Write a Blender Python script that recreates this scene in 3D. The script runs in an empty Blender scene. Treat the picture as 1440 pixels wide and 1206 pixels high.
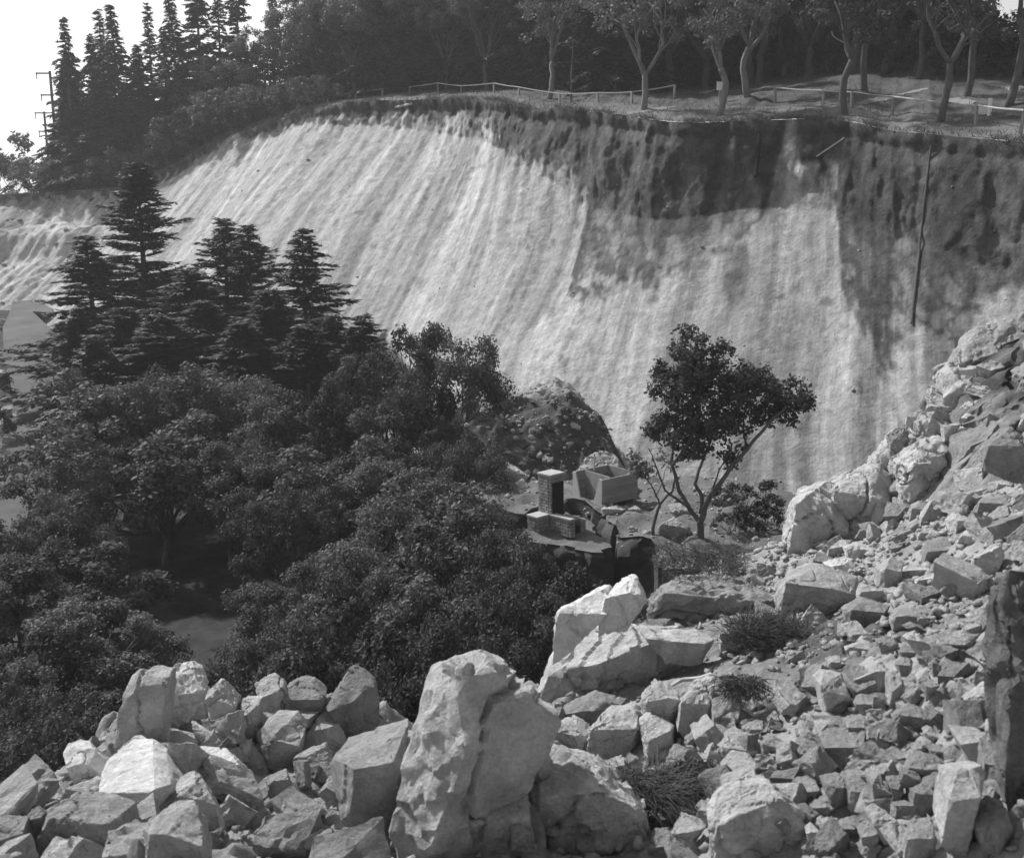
import bpy, bmesh, math, random
import numpy as np
from mathutils import Vector, Matrix, Euler
from mathutils.bvhtree import BVHTree
from mathutils.geometry import delaunay_2d_cdt

# ------------------------------------------------------------------ camera, sky, sun
S = bpy.context.scene
C = S.collection
PITCH = math.radians(12.2)
FPX = 1544.0                                   # focal length in photo pixels (1440 wide)
cam_d = bpy.data.cameras.new('camera'); cam = bpy.data.objects.new('camera', cam_d); C.objects.link(cam)
cam.location = (0, 0, 0); cam.rotation_euler = (math.pi/2 - PITCH, 0, 0)
cam_d.sensor_width = 36; cam_d.lens = 36*FPX/1440
cam_d.clip_start = 0.3; cam_d.clip_end = 20000
cam_d.dof.use_dof = True; cam_d.dof.focus_distance = 38; cam_d.dof.aperture_fstop = 2.2
S.camera = cam
SUN = Vector((-0.56, 0.46, 0.70)).normalized()
w = bpy.data.worlds.new('World'); S.world = w; w.use_nodes = True
nt = w.node_tree; bg = nt.nodes['Background']
sky = nt.nodes.new('ShaderNodeTexSky'); sky.sky_type = 'NISHITA'; sky.sun_disc = False
sky.sun_elevation = math.asin(SUN.z); sky.sun_rotation = math.atan2(SUN.x, SUN.y)
sky.dust_density = 1.0; sky.air_density = 1.0
bw = nt.nodes.new('ShaderNodeRGBToBW')         # black-and-white photograph: grey sky light
nt.links.new(sky.outputs[0], bw.inputs[0]); nt.links.new(bw.outputs[0], bg.inputs['Color'])
bg.inputs['Strength'].default_value = 0.13
sd = bpy.data.lights.new('sun', 'SUN'); so = bpy.data.objects.new('sun', sd); C.objects.link(so)
sd.energy = 4.0; sd.angle = math.radians(2.5); sd.color = (1, 1, 1)
so.rotation_euler = SUN.to_track_quat('Z', 'Y').to_euler(); so.location = (-60, 20, 80)
S.view_settings.view_transform = 'Standard'; S.view_settings.look = 'None'
S.view_settings.exposure = 0.4; S.view_settings.gamma = 1.0; S.view_settings.use_curve_mapping = False

# ------------------------------------------------------------------ helpers
rnd = random.Random(7)
cp, sp = math.cos(PITCH), math.sin(PITCH)
def ray(px, py):
    a = (px-720)/FPX; b = (603-py)/FPX
    return Vector((a, cp+b*sp, -sp+b*cp))
def P(px, py, Y):
    d = ray(px, py); return d*(Y/d.y)
def PZ(px, py, z):
    d = ray(px, py); return d*(z/d.z)
def mpp(Y): return Y/FPX

_T = np.random.RandomState(3).rand(64, 64, 64)
def vnoise(p):
    p = np.asarray(p, float); i = np.floor(p).astype(int); f = p-i; f = f*f*(3-2*f)
    i0 = i & 63; i1 = (i+1) & 63
    x0, y0, z0 = i0[..., 0], i0[..., 1], i0[..., 2]; x1, y1, z1 = i1[..., 0], i1[..., 1], i1[..., 2]
    fx, fy, fz = f[..., 0], f[..., 1], f[..., 2]
    def L(a, b, t): return a+(b-a)*t
    a = L(L(_T[x0, y0, z0], _T[x1, y0, z0], fx), L(_T[x0, y1, z0], _T[x1, y1, z0], fx), fy)
    b = L(L(_T[x0, y0, z1], _T[x1, y0, z1], fx), L(_T[x0, y1, z1], _T[x1, y1, z1], fx), fy)
    return L(a, b, fz)*2-1
def fbm(p, o=4, g=.5):
    p = np.asarray(p, float); s = 0; a = 1; t = 0
    for k in range(o):
        s = s+a*vnoise(p*(2**k)+17.3*k); t += a; a *= g
    return s/t
def fb2(x, y, s, o=4, z=0):
    x = np.asarray(x, float); y = np.asarray(y, float)
    return fbm(np.stack([x*s, y*s, np.full_like(x*y, z)], -1), o)

def tag(o, label=None, cat=None, group=None, kind=None):
    if label: o['label'] = label
    if cat: o['category'] = cat
    if group: o['group'] = group
    if kind: o['kind'] = kind
    return o
def empty(name, loc=(0, 0, 0), rz=0):
    o = bpy.data.objects.new(name, None); C.objects.link(o); o.location = loc; o.rotation_euler = (0, 0, rz); return o
def link(name, me, mat, parent=None, loc=(0, 0, 0)):
    o = bpy.data.objects.new(name, me); C.objects.link(o); o.location = loc
    if mat and not me.materials: me.materials.append(mat)
    if parent: o.parent = parent
    return o
def mesh_np(name, v, f):
    """v (N,3), f (M,k) arrays"""
    me = bpy.data.meshes.new(name); v = np.asarray(v, np.float32); f = np.asarray(f, np.int32)
    k = f.shape[1]
    me.vertices.add(len(v)); me.vertices.foreach_set('co', v.ravel())
    me.loops.add(f.size); me.loops.foreach_set('vertex_index', f.ravel())
    me.polygons.add(len(f)); me.polygons.foreach_set('loop_start', np.arange(0, f.size, k, dtype=np.int32))
    me.update(calc_edges=True); me.validate(); return me
def mesh_py(name, v, f):
    me = bpy.data.meshes.new(name); me.from_pydata([tuple(a) for a in v], [], f); me.update(); return me
def grid_faces(nu, nv, flip=False):
    i = np.arange(nu-1)[:, None]; j = np.arange(nv-1)[None, :]
    a = i*nv+j; q = np.stack([a, a+nv, a+nv+1, a+1], -1).reshape(-1, 4)
    return q[:, ::-1] if flip else q
def attr(me, name, vals):
    a = me.attributes.new(name, 'FLOAT', 'POINT'); a.data.foreach_set('value', np.asarray(vals, np.float32).ravel())
def smooth(me, angle=None):
    me.polygons.foreach_set('use_smooth', np.ones(len(me.polygons), bool))
    if angle is not None: me.set_sharp_from_angle(angle=math.radians(angle))
def bvh_of(me):
    v = [tuple(x.co) for x in me.vertices]; f = [tuple(p.vertices) for p in me.polygons]
    return BVHTree.FromPolygons(v, f)
def tube(V, F, pts, rad, sides=6):
    pts = [Vector(p) for p in pts]; b = len(V); n = len(pts)
    for i, p in enumerate(pts):
        t = (pts[min(i+1, n-1)]-pts[max(i-1, 0)])
        if t.length < 1e-6: t = Vector((0, 0, 1))
        t.normalize(); u = t.orthogonal().normalized() if i == 0 else (u-t*u.dot(t)).normalized()
        w_ = t.cross(u)
        for k in range(sides):
            a = 2*math.pi*k/sides; V.append(p+(u*math.cos(a)+w_*math.sin(a))*rad[i])
    for i in range(n-1):
        for k in range(sides):
            k2 = (k+1) % sides
            F.append((b+i*sides+k, b+i*sides+k2, b+(i+1)*sides+k2, b+(i+1)*sides+k))
    F.append(tuple(b+k for k in range(sides))[::-1]); F.append(tuple(b+(n-1)*sides+k for k in range(sides)))
def box(V, F, c, s, M=None):
    b = len(V); M = M or Matrix()
    for x in (-.5, .5):
        for y in (-.5, .5):
            for z in (-.5, .5):
                V.append(M @ Vector((c[0]+x*s[0], c[1]+y*s[1], c[2]+z*s[2])))
    for q in ((0, 1, 3, 2), (4, 6, 7, 5), (0, 4, 5, 1), (2, 3, 7, 6), (0, 2, 6, 4), (1, 5, 7, 3)):
        F.append(tuple(b+i for i in q))

# ------------------------------------------------------------------ materials (grey: the photograph is black and white)
def G(v): return (v, v, v, 1)
def mat(name, lo, hi, scale=3.0, bump=.3, bscale=None, rough=.9, detail=8, coord='Object', stretch=None,
        attr_name=None, alo=None, ahi=None, spec=.2, transl=0.0, rand=0.0, bdist=.05, streak=None, fine=None):
    m = bpy.data.materials.new(name); m.use_nodes = True; t = m.node_tree; N = t.nodes; Lk = t.links.new
    bs = N['Principled BSDF']; bs.inputs['Roughness'].default_value = rough
    bs.inputs['Specular IOR Level'].default_value = spec
    tc = N.new('ShaderNodeTexCoord'); vec = tc.outputs[coord]
    if stretch:
        mp = N.new('ShaderNodeMapping'); mp.inputs['Scale'].default_value = stretch; Lk(vec, mp.inputs[0]); vec = mp.outputs[0]
    n1 = N.new('ShaderNodeTexNoise'); n1.inputs['Scale'].default_value = scale; n1.inputs['Detail'].default_value = detail
    n1.inputs['Roughness'].default_value = .65; Lk(vec, n1.inputs['Vector'])
    r1 = N.new('ShaderNodeMapRange'); r1.inputs[1].default_value = .3; r1.inputs[2].default_value = .7
    r1.inputs[3].default_value = lo; r1.inputs[4].default_value = hi; Lk(n1.outputs['Fac'], r1.inputs[0]); col = r1.outputs[0]
    if attr_name:
        at = N.new('ShaderNodeAttribute'); at.attribute_name = attr_name
        r2 = N.new('ShaderNodeMapRange'); r2.inputs[1].default_value = .3; r2.inputs[2].default_value = .7
        r2.inputs[3].default_value = alo; r2.inputs[4].default_value = ahi; Lk(n1.outputs['Fac'], r2.inputs[0])
        mx = N.new('ShaderNodeMix'); Lk(at.outputs['Fac'], mx.inputs[0]); Lk(col, mx.inputs[2]); Lk(r2.outputs[0], mx.inputs[3]); col = mx.outputs[0]
    if streak:
        at2 = N.new('ShaderNodeAttribute'); at2.attribute_name = streak
        ml = N.new('ShaderNodeMath'); ml.operation = 'MULTIPLY'; Lk(col, ml.inputs[0]); Lk(at2.outputs['Fac'], ml.inputs[1]); col = ml.outputs[0]
    if fine:
        nf = N.new('ShaderNodeTexNoise'); nf.inputs['Scale'].default_value = fine; nf.inputs['Detail'].default_value = 3; Lk(vec, nf.inputs['Vector'])
        rf = N.new('ShaderNodeMapRange'); rf.inputs[1].default_value = .3; rf.inputs[2].default_value = .7
        rf.inputs[3].default_value = .86; rf.inputs[4].default_value = 1.14; Lk(nf.outputs['Fac'], rf.inputs[0])
        ml = N.new('ShaderNodeMath'); ml.operation = 'MULTIPLY'; Lk(col, ml.inputs[0]); Lk(rf.outputs[0], ml.inputs[1]); col = ml.outputs[0]
    if rand:
        oi = N.new('ShaderNodeObjectInfo'); rr = N.new('ShaderNodeMapRange')
        rr.inputs[3].default_value = 1-rand; rr.inputs[4].default_value = 1+rand; Lk(oi.outputs['Random'], rr.inputs[0])
        ml = N.new('ShaderNodeMath'); ml.operation = 'MULTIPLY'; Lk(col, ml.inputs[0]); Lk(rr.outputs[0], ml.inputs[1]); col = ml.outputs[0]
    Lk(col, bs.inputs['Base Color'])
    if bump:
        n2 = N.new('ShaderNodeTexNoise'); n2.inputs['Scale'].default_value = bscale or scale*3; n2.inputs['Detail'].default_value = 9
        n2.inputs['Roughness'].default_value = .7; Lk(vec, n2.inputs['Vector'])
        bp = N.new('ShaderNodeBump'); bp.inputs['Strength'].default_value = bump; bp.inputs['Distance'].default_value = bdist
        Lk(n2.outputs['Fac'], bp.inputs['Height']); Lk(bp.outputs[0], bs.inputs['Normal'])
    if transl:
        tr = N.new('ShaderNodeBsdfTranslucent'); Lk(col, tr.inputs['Color']); ms = N.new('ShaderNodeMixShader'); ms.inputs[0].default_value = transl
        Lk(bs.outputs[0], ms.inputs[1]); Lk(tr.outputs[0], ms.inputs[2]); Lk(ms.outputs[0], N['Material Output'].inputs['Surface'])
    return m
M = {}
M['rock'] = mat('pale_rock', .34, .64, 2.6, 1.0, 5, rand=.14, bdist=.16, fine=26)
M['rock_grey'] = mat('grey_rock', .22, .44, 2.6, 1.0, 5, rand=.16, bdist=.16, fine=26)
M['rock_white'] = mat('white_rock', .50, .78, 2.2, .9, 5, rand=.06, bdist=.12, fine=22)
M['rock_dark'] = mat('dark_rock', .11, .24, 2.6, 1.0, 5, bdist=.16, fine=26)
M['cliff'] = mat('cliff_earth', .27, .48, 1.6, .9, 2.6, coord='Object', attr_name='soil', alo=.035, ahi=.13, streak='streak', bdist=.16, fine=7)
M['park'] = mat('park_ground', .05, .12, .5, .5, 6, bdist=.05, fine=7, attr_name='edge', alo=.12, ahi=.19)
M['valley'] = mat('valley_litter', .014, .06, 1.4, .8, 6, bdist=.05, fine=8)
M['rubble'] = mat('rubble_dirt', .22, .42, 1.6, .9, 9, bdist=.08, fine=24, attr_name='soil', alo=.07, ahi=.14)
M['bench'] = mat('bench_earth', .10, .20, 1.6, .9, 8, bdist=.06, fine=18, attr_name='soil', alo=.05, ahi=.12)
M['mound'] = mat('mound_earth', .045, .12, 1.5, .9, 6, bdist=.12, fine=10, attr_name='soil', alo=.22, ahi=.40)
M['bank'] = mat('bank_rock', .30, .50, 1.5, .9, 6, bdist=.3, fine=14, attr_name='soil', alo=.05, ahi=.10)
M['far'] = mat('far_ground', .10, .18, .02, .0)
M['asphalt'] = mat('asphalt', .065, .15, .35, .35, 30, bdist=.02, fine=20)
M['path'] = mat('gravel_path', .19, .28, 3, .3, 12)
M['bark'] = mat('bark', .06, .13, 7, .6, 18, stretch=(1, 1, .25), bdist=.03)
M['bark_pale'] = mat('bark_pale', .13, .24, 7, .6, 18, stretch=(1, 1, .25), bdist=.03)
M['leaf'] = mat('oak_leaf', .075, .155, 1.2, 0, rough=.65, spec=.22, transl=.28, rand=.22)
M['leaf_dark'] = mat('dark_leaf', .05, .105, 1.2, 0, rough=.7, spec=.2, transl=.25, rand=.2)
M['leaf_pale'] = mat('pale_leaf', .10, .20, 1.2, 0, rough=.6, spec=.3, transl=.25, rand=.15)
M['needle'] = mat('needle', .025, .06, 1.0, 0, rough=.6, spec=.3, transl=.15, rand=.25)
M['grass'] = mat('turf_grass', .07, .2, 3, 0, rough=.8, transl=.2)
M['dry'] = mat('dry_twig', .05, .12, 6, 0, rough=.8)
M['dry_pale'] = mat('dry_pale_stick', .45, .6, 6, .2, 20)
M['brick'] = mat('brick', .14, .40, 5, .5, 30, bdist=.01, fine=30)
M['mortar'] = mat('mortar', .06, .1, 9, .4, 30, bdist=.01)
M['near_black'] = mat('near_black', .008, .02, 9, .2, 30)
M['concrete'] = mat('concrete', .34, .46, 6, .4, 30, bdist=.01)
M['timber'] = mat('grey_timber', .20, .32, 5, .4, 26, stretch=(.15, 1, 1), bdist=.01, rand=.14)
M['timber_pale'] = mat('pale_timber', .36, .5, 5, .3, 26, bdist=.01)
M['post'] = mat('post_wood', .20, .32, 6, .4, 26, rand=.2, bdist=.01)
M['white'] = mat('white_paint', .72, .82, 6, .1, 30)
M['metal'] = mat('dull_metal', .12, .2, 6, .2, 30, rough=.6, spec=.5)

def add_streaks(m):
    # fine run-off lines that follow the fall of the slope, in colour and relief
    t = m.node_tree; N = t.nodes; Lk = t.links.new; bs = N['Principled BSDF']
    a = N.new('ShaderNodeAttribute'); a.attribute_name = 'gu'; b = N.new('ShaderNodeAttribute'); b.attribute_name = 'gv'
    mu = N.new('ShaderNodeMath'); mu.operation = 'MULTIPLY'; mu.inputs[1].default_value = 4.0; Lk(a.outputs['Fac'], mu.inputs[0])
    mv = N.new('ShaderNodeMath'); mv.operation = 'MULTIPLY'; mv.inputs[1].default_value = .55; Lk(b.outputs['Fac'], mv.inputs[0])
    cx = N.new('ShaderNodeCombineXYZ'); Lk(mu.outputs[0], cx.inputs[0]); Lk(mv.outputs[0], cx.inputs[1])
    n = N.new('ShaderNodeTexNoise'); n.inputs['Scale'].default_value = 1; n.inputs['Detail'].default_value = 5; n.inputs['Roughness'].default_value = .6; Lk(cx.outputs[0], n.inputs['Vector'])
    r = N.new('ShaderNodeMapRange'); r.inputs[1].default_value = .25; r.inputs[2].default_value = .75; r.inputs[3].default_value = .80; r.inputs[4].default_value = 1.20; Lk(n.outputs['Fac'], r.inputs[0])
    old = bs.inputs['Base Color'].links[0].from_socket; ml = N.new('ShaderNodeMath'); ml.operation = 'MULTIPLY'; Lk(old, ml.inputs[0]); Lk(r.outputs[0], ml.inputs[1]); Lk(ml.outputs[0], bs.inputs['Base Color'])
    bp = N.new('ShaderNodeBump'); bp.inputs['Strength'].default_value = .3; bp.inputs['Distance'].default_value = .10; Lk(n.outputs['Fac'], bp.inputs['Height'])
    o2 = bs.inputs['Normal'].links[0].from_socket; Lk(o2, bp.inputs['Normal']); Lk(bp.outputs[0], bs.inputs['Normal'])
add_streaks(M['cliff'])
# ------------------------------------------------------------------ the far ground
gv = [(-1500, -400, -17.5), (1500, -400, -17.5), (1500, 1600, -17.5), (-1500, 1600, -17.5)]
tag(link('ground', mesh_py('ground', gv, [(0, 1, 2, 3)]), M['far']), kind='structure')

# ------------------------------------------------------------------ cliff and park above it
RIM = [(1900, 262, 34), (1640, 225, 40), (1440, 200, 46), (1330, 190, 49), (1240, 184, 52.2), (1226, 176, 53.0), (1190, 169, 54.6), (1110, 167, 57),
       (1020, 172, 58), (935, 173, 59), (910, 166, 61), (860, 161, 63.5), (790, 152, 68), (728, 151, 72), (706, 141, 75), (650, 139, 80),
       (600, 140, 84), (520, 142, 88), (440, 151, 92), (380, 170, 96), (300, 196, 100), (250, 226, 102), (180, 264, 104), (60, 271, 104.5),
       (-80, 276, 104), (-300, 285, 100)]
rp = np.array([[*P(a, b, y)] for a, b, y in RIM]); rpx = np.array([r[0] for r in RIM], float)
seg = np.r_[0, np.cumsum(np.linalg.norm(np.diff(rp[:, :2], axis=0), axis=1))]
NU = 860
u = np.linspace(0, seg[-1], NU)
rim = np.stack([np.interp(u, seg, rp[:, k]) for k in range(3)], 1); upx = np.interp(u, seg, rpx)
_k = np.hanning(45); _k /= _k.sum()
rim = np.stack([np.convolve(np.pad(rim[:, k], 22, mode='edge'), _k, 'valid') for k in range(3)], 1)
fall = np.array([-.24, -.971]); back = -fall
jit = fb2(u, u*0, .45, 4)*.75 + fb2(u, u*0+9, 2.2, 3)*.34
rim0 = rim.copy(); rim[:, :2] += fall*jit[:, None]
SOILC = [(-300, .8), (60, .6), (180, .5), (250, 1.2), (300, .8), (380, .7), (440, .9), (600, 1.2), (690, 1.6), (708, 1.8), (716, 3.4), (800, 4.2), (836, 4.4), (841, 9.2), (900, 8.8),
         (960, 7.8), (1010, 6.6), (1050, 5.6), (1075, 4.4), (1090, 3.0), (1100, 2.2), (1140, 2.2), (1182, 2.6), (1192, 7.5), (1230, 9.6), (1280, 9.2), (1330, 8.0), (1440, 6.6), (1900, 6)]
sx = np.array([a for a, b in SOILC], float); sy = np.array([b for a, b in SOILC], float)
soil_d = np.interp(upx, sx, sy)
prof_d = np.convolve(np.pad(np.interp(upx, [-300, 180, 440, 720, 850, 1100, 1440, 1900], [1, 1, 1.3, 3, 5.5, 4.0, 5.2, 5]), 10, mode='edge'), np.ones(21)/21, 'valid')
NV = 210
tv = np.linspace(0, 1, NV)**1.12; drop = tv*21.0
Dm = drop[None, :]*np.ones((NU, 1)); pd = prof_d[:, None]
hor = np.where(Dm < pd, Dm*.36, pd*.36+(Dm-pd)*1.42+.012*(Dm-pd)**2)
U = u[:, None]*np.ones((1, NV))
# wandering gullies that run down the slope
wob = fb2(U*.06, Dm*.10, 1, 2, 3.3)*2.0
Ug = U+wob-.05*hor
scr = np.clip((Dm-pd*.8)/2.5, 0, 1)
gl = (fb2(Ug, Dm*.10, .24, 3, 1.1)*1.5+fb2(Ug, Dm*.10, .75, 3, 2.2)*.30+fb2(Ug, Dm*.12, 2.0, 2, 2.5)*.10+fb2(U, Dm*.7, 1.2, 4, 2.9)*.14)*scr*np.clip((24-Dm)/16, .25, 1)
rough_s = (fb2(U, Dm*.7, .45, 3, 5.5)*.9+fb2(U+fb2(U, Dm, .8, 2, 4)*.6, Dm*.32, 1.2, 4, 6.5)*.55+fb2(U, Dm*.7, 3.4, 2, 6.9)*.13-.35*np.clip(1-np.abs(Dm-.7)/.6, 0, 1))*(1-scr*.80)*np.clip(Dm/.5, 0, 1)
out = gl*.8+rough_s
jw = np.exp(-Dm/1.6)[..., None]; xy = rim[:, None, :2]*jw+rim0[:, None, :2]*(1-jw)+fall[None, None, :]*(hor+out)[..., None]
z = rim[:, 2][:, None]-Dm
# ledge on the low bank at the far left where the road broke away
lw = np.clip((230-upx)/90, 0, 1)[:, None]
z = z+lw*fb2(U, Dm, 2.4, 4, 8.2)*.18*np.clip(Dm-.5, 0, 1)+lw*(np.clip(Dm-3.4-fb2(U, U*0, .3, 3, 4)*1.2, 0, .9)*.85-np.clip(Dm-4.6, 0, 1.0)*.85)+lw*fb2(U, Dm, .8, 4, 8.8)*.4*np.clip(Dm-4.5, 0, 1)
# cone of fresh scree above the dark heap
cc = P(748, 545, 50); gsn = np.exp(-(((xy[..., 0]-cc.x)/3.4)**2+((xy[..., 1]-cc.y)/7.0)**2)); z = z+gsn*1.5
z = z+fb2(U, Dm, 2.6, 3, 4.1)*.05*scr
Vc = np.concatenate([xy, z[..., None]], -1)
PX = upx[:, None]*np.ones((1, NV))
bnd = soil_d[:, None]+fb2(U, Dm, .5, 4, 7.1)*2.2*np.clip(soil_d[:, None]/4, .3, 1)+fb2(U, Dm, 2.2, 3, 7.7)*1.2
soil = np.clip((bnd-Dm)/.7+.5, 0, 1)
low_ = np.clip((Dm-.45*soil_d[:, None])/np.maximum(.55*soil_d[:, None], .5), 0, 1)
soil = soil*(1-.6*np.clip((fb2(U, Dm, 1.5, 4, 3.9)-.05)*5, 0, 1)*low_*np.clip(soil_d[:, None]-3, 0, 1))
chute = np.clip(1.5-np.abs(PX-1113-fb2(U, Dm, 1.0, 2)*5)/6, 0, 1)*np.clip((3.2-Dm), 0, 1); soil = soil*(1-chute)
soil = np.maximum(soil, .85*np.clip(1-np.hypot((PX-1052)/22, (Dm-7.2)/1.6), 0, .33)*3*np.clip(fb2(U, Dm, 1.2, 3, 2)+.9, 0, 1))
blot = np.clip((fb2(U, Dm, .9, 4, 9.9)-.12)*4, 0, 1)*np.clip((Dm-3.0)/2, 0, 1); soil = soil*(1-blot*.25)
below = np.clip((fb2(Ug, Dm*.22, .55, 4, 10.1)-.05)*3, 0, 1)*np.clip((PX-1180)/60, 0, 1)*np.clip((15-Dm)/4, 0, 1); soil = np.maximum(soil, below*.55)
soil[:, 0] = np.where(np.abs(upx-1113) < 9, 0, 1)*np.where(upx < 190, .3, 1)
streak = 1.05+.62*fb2(Ug, Dm*.06, .5, 4, 12.2)+.40*fb2(Ug, Dm*.08, 1.9, 3, 13.2)*(1+1.2*fb2(U, Dm, .35, 2, 19))+.26*fb2(Ug, Dm*.5, .6, 4, 14)-.35*np.clip((fb2(U, Dm, 1.6, 3, 15)-.38)*5, 0, 1)-.22*np.clip((PX-820)/350, 0, 1)
streak = .93*np.clip(streak, .5, 1.5)*(1+.25*lw)
me = mesh_np('cliff_face', Vc.reshape(-1, 3), grid_faces(NU, NV)); smooth(me)
attr(me, 'soil', soil); attr(me, 'streak', streak); attr(me, 'gu', Ug); attr(me, 'gv', Dm)
tag(link('cliff_face', me, M['cliff']), kind='structure'); B_cliff = bvh_of(me)

NB = 110
tb = np.linspace(0, 1, NB)**1.7*150
slope = np.interp(upx, [-300, 60, 180, 250, 300, 440, 700, 930, 1200, 1440, 1900], [.0, .0, .03, .12, .15, .16, .15, .19, .25, .26, .26])
Tb = tb[None, :]*np.ones((NU, 1))
zb = rim[:, 2][:, None]+slope[:, None]*70*(1-np.exp(-Tb/70))+fb2(U[:, :1]+0*Tb, Tb, .25, 4, 3)*.30*np.clip(Tb/2, 0, 1)+fb2(U[:, :1]+0*Tb, Tb, 1.6, 3, 3)*.06
# low bank of soil along the fence line
zb = zb+.28*np.exp(-((Tb-7.5-1.2*fb2(U[:, :1]+0*Tb, Tb*0, .1, 2))/1.0)**2)*np.clip((U[:, :1]*0+upx[:, None]-700)/100, 0, 1)
spread = np.interp(u, [0, seg[-1]], [.25, -.25])[:, None]*Tb
xb = rim[:, 0][:, None]+back[0]*Tb+spread*.5; yb = rim[:, 1][:, None]+back[1]*Tb
me = mesh_np('park_ground', np.stack([xb, yb, zb], -1).reshape(-1, 3), grid_faces(NU, NB, True)); smooth(me)
edge = np.clip(1-np.abs(Tb-1.6)/(4.4+fb2(U[:, :1]+0*Tb, Tb, .4, 3, 4)*3.0), 0, 1)*1.6
attr(me, 'edge', np.clip(edge*(.75+.5*fb2(U[:, :1]+0*Tb, Tb, .9, 3, 6)), 0, 1))
tag(link('park_ground', me, M['park']), kind='structure'); B_park = bvh_of(me)

def hit(px, py, b, default=None):
    d = ray(px, py).normalized(); h = b.ray_cast(Vector((0, 0, 0)), d)
    if h[0] is None:
        print('MISS', px, py); return default
    return h[0]
def ground_z(b, x, y, default=None):
    h = b.ray_cast(Vector((x, y, 80)), Vector((0, 0, -1)))
    return h[0].z if h[0] is not None else default

# ------------------------------------------------------------------ valley floor
gx = np.linspace(-62, 34, 330); gy = np.linspace(12, 92, 270)
X, Y = np.meshgrid(gx, gy, indexing='ij')
def smst(a, b, x): t = np.clip((x-a)/(b-a), 0, 1); return t*t*(3-2*t)
def valley_h(X, Y):
    X = np.asarray(X, float); Y = np.asarray(Y, float)
    z = -13.6+fb2(X, Y, .12, 3, 1)*.5+fb2(X, Y, .7, 4, 2)*.22
    lf = smst(-12, -24, X); z = z+lf*np.maximum(0, Y-44)*.085
    z = z+smst(4, 16, X)*smst(30, 20, Y)*1.0
    return z
me = mesh_np('valley_ground', np.stack([X, Y, valley_h(X, Y)], -1).reshape(-1, 3), grid_faces(len(gx), len(gy))); smooth(me)
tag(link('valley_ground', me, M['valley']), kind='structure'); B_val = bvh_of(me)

# ------------------------------------------------------------------ rubble shelf in front
CT = [(32, 1206, 9), (100, 1150, 10.5), (190, 1206, 9.2), (300, 1180, 10.3), (160, 1060, 13.5), (300, 1040, 14), (400, 1060, 14), (500, 1060, 14.2), (560, 1170, 11.5), (640, 1206, 10.2),
      (700, 1060, 13.8), (780, 1040, 14.5), (760, 1206, 9.8), (880, 1206, 9.5), (900, 1080, 12.5), (1000, 1206, 9.2), (1100, 1206, 8.8), (1200, 1150, 9.2), (1300, 1206, 8.2), (1400, 1206, 7.5),
      (1440, 1000, 9.5), (1300, 1000, 11), (1150, 1000, 11.6), (1000, 960, 14), (1100, 900, 14.8), (1250, 880, 15), (1400, 850, 13.8), (1440, 800, 14.4), (1440, 700, 18), (1350, 760, 18),
      (1250, 800, 18.5), (1150, 850, 18), (1000, 870, 18), (900, 880, 17.5), (1150, 780, 22.5), (1000, 810, 23), (1250, 740, 22.5), (1350, 680, 22.5), (1440, 620, 22.5)]
cpnt = np.array([[*P(*c)] for c in CT])
cpnt = np.vstack([cpnt, [(-14, 8, -6.5), (-14, 14, -8), (0, 2, -4.5), (14, 4, -3.0), (-8, 3, -5), (16, 14, -4), (16, 24, -4), (8, 30, -8), (0, 22, -8.3), (-8, 18, -8)]])
def tps(d): return np.where(d > 1e-9, d*d*np.log(d+1e-12), 0)
Kp = len(cpnt); A = np.zeros((Kp+3, Kp+3)); dd = np.linalg.norm(cpnt[:, None, :2]-cpnt[None, :, :2], axis=-1)
A[:Kp, :Kp] = tps(dd)+np.eye(Kp)*2.0; A[:Kp, Kp] = 1; A[:Kp, Kp+1:] = cpnt[:, :2]; A[Kp, :Kp] = 1; A[Kp+1:, :Kp] = cpnt[:, :2].T
wt = np.linalg.solve(A, np.r_[cpnt[:, 2], 0, 0, 0])
def rubble_base(X, Y):
    X = np.asarray(X, float); Y = np.asarray(Y, float)
    d = np.sqrt((X[..., None]-cpnt[:, 0])**2+(Y[..., None]-cpnt[:, 1])**2)
    return (tps(d)*wt[:Kp]).sum(-1)+wt[Kp]+wt[Kp+1]*X+wt[Kp+2]*Y
def edge_y(X): return np.interp(X, [-16, -9, -5, -1, .5, 1.4, 2.4, 4, 6, 9, 20], [12.0, 13.6, 15.6, 16.0, 16.6, 18.5, 20.5, 23.6, 24.4, 25.5, 29])
gx = np.linspace(-11, 15, 520); gy = np.linspace(5.5, 31, 510); X, Y = np.meshgrid(gx, gy, indexing='ij')
Zr = rubble_base(X, Y)+fb2(X, Y, .5, 4, 3)*.38+fb2(X, Y, 2.2, 4, 4)*.16
ov = np.maximum(0, Y-edge_y(X)-fb2(X, Y, .8, 3, 5)*.6); Zr = Zr-ov*1.3-np.clip(ov*4, 0, .6)
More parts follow.
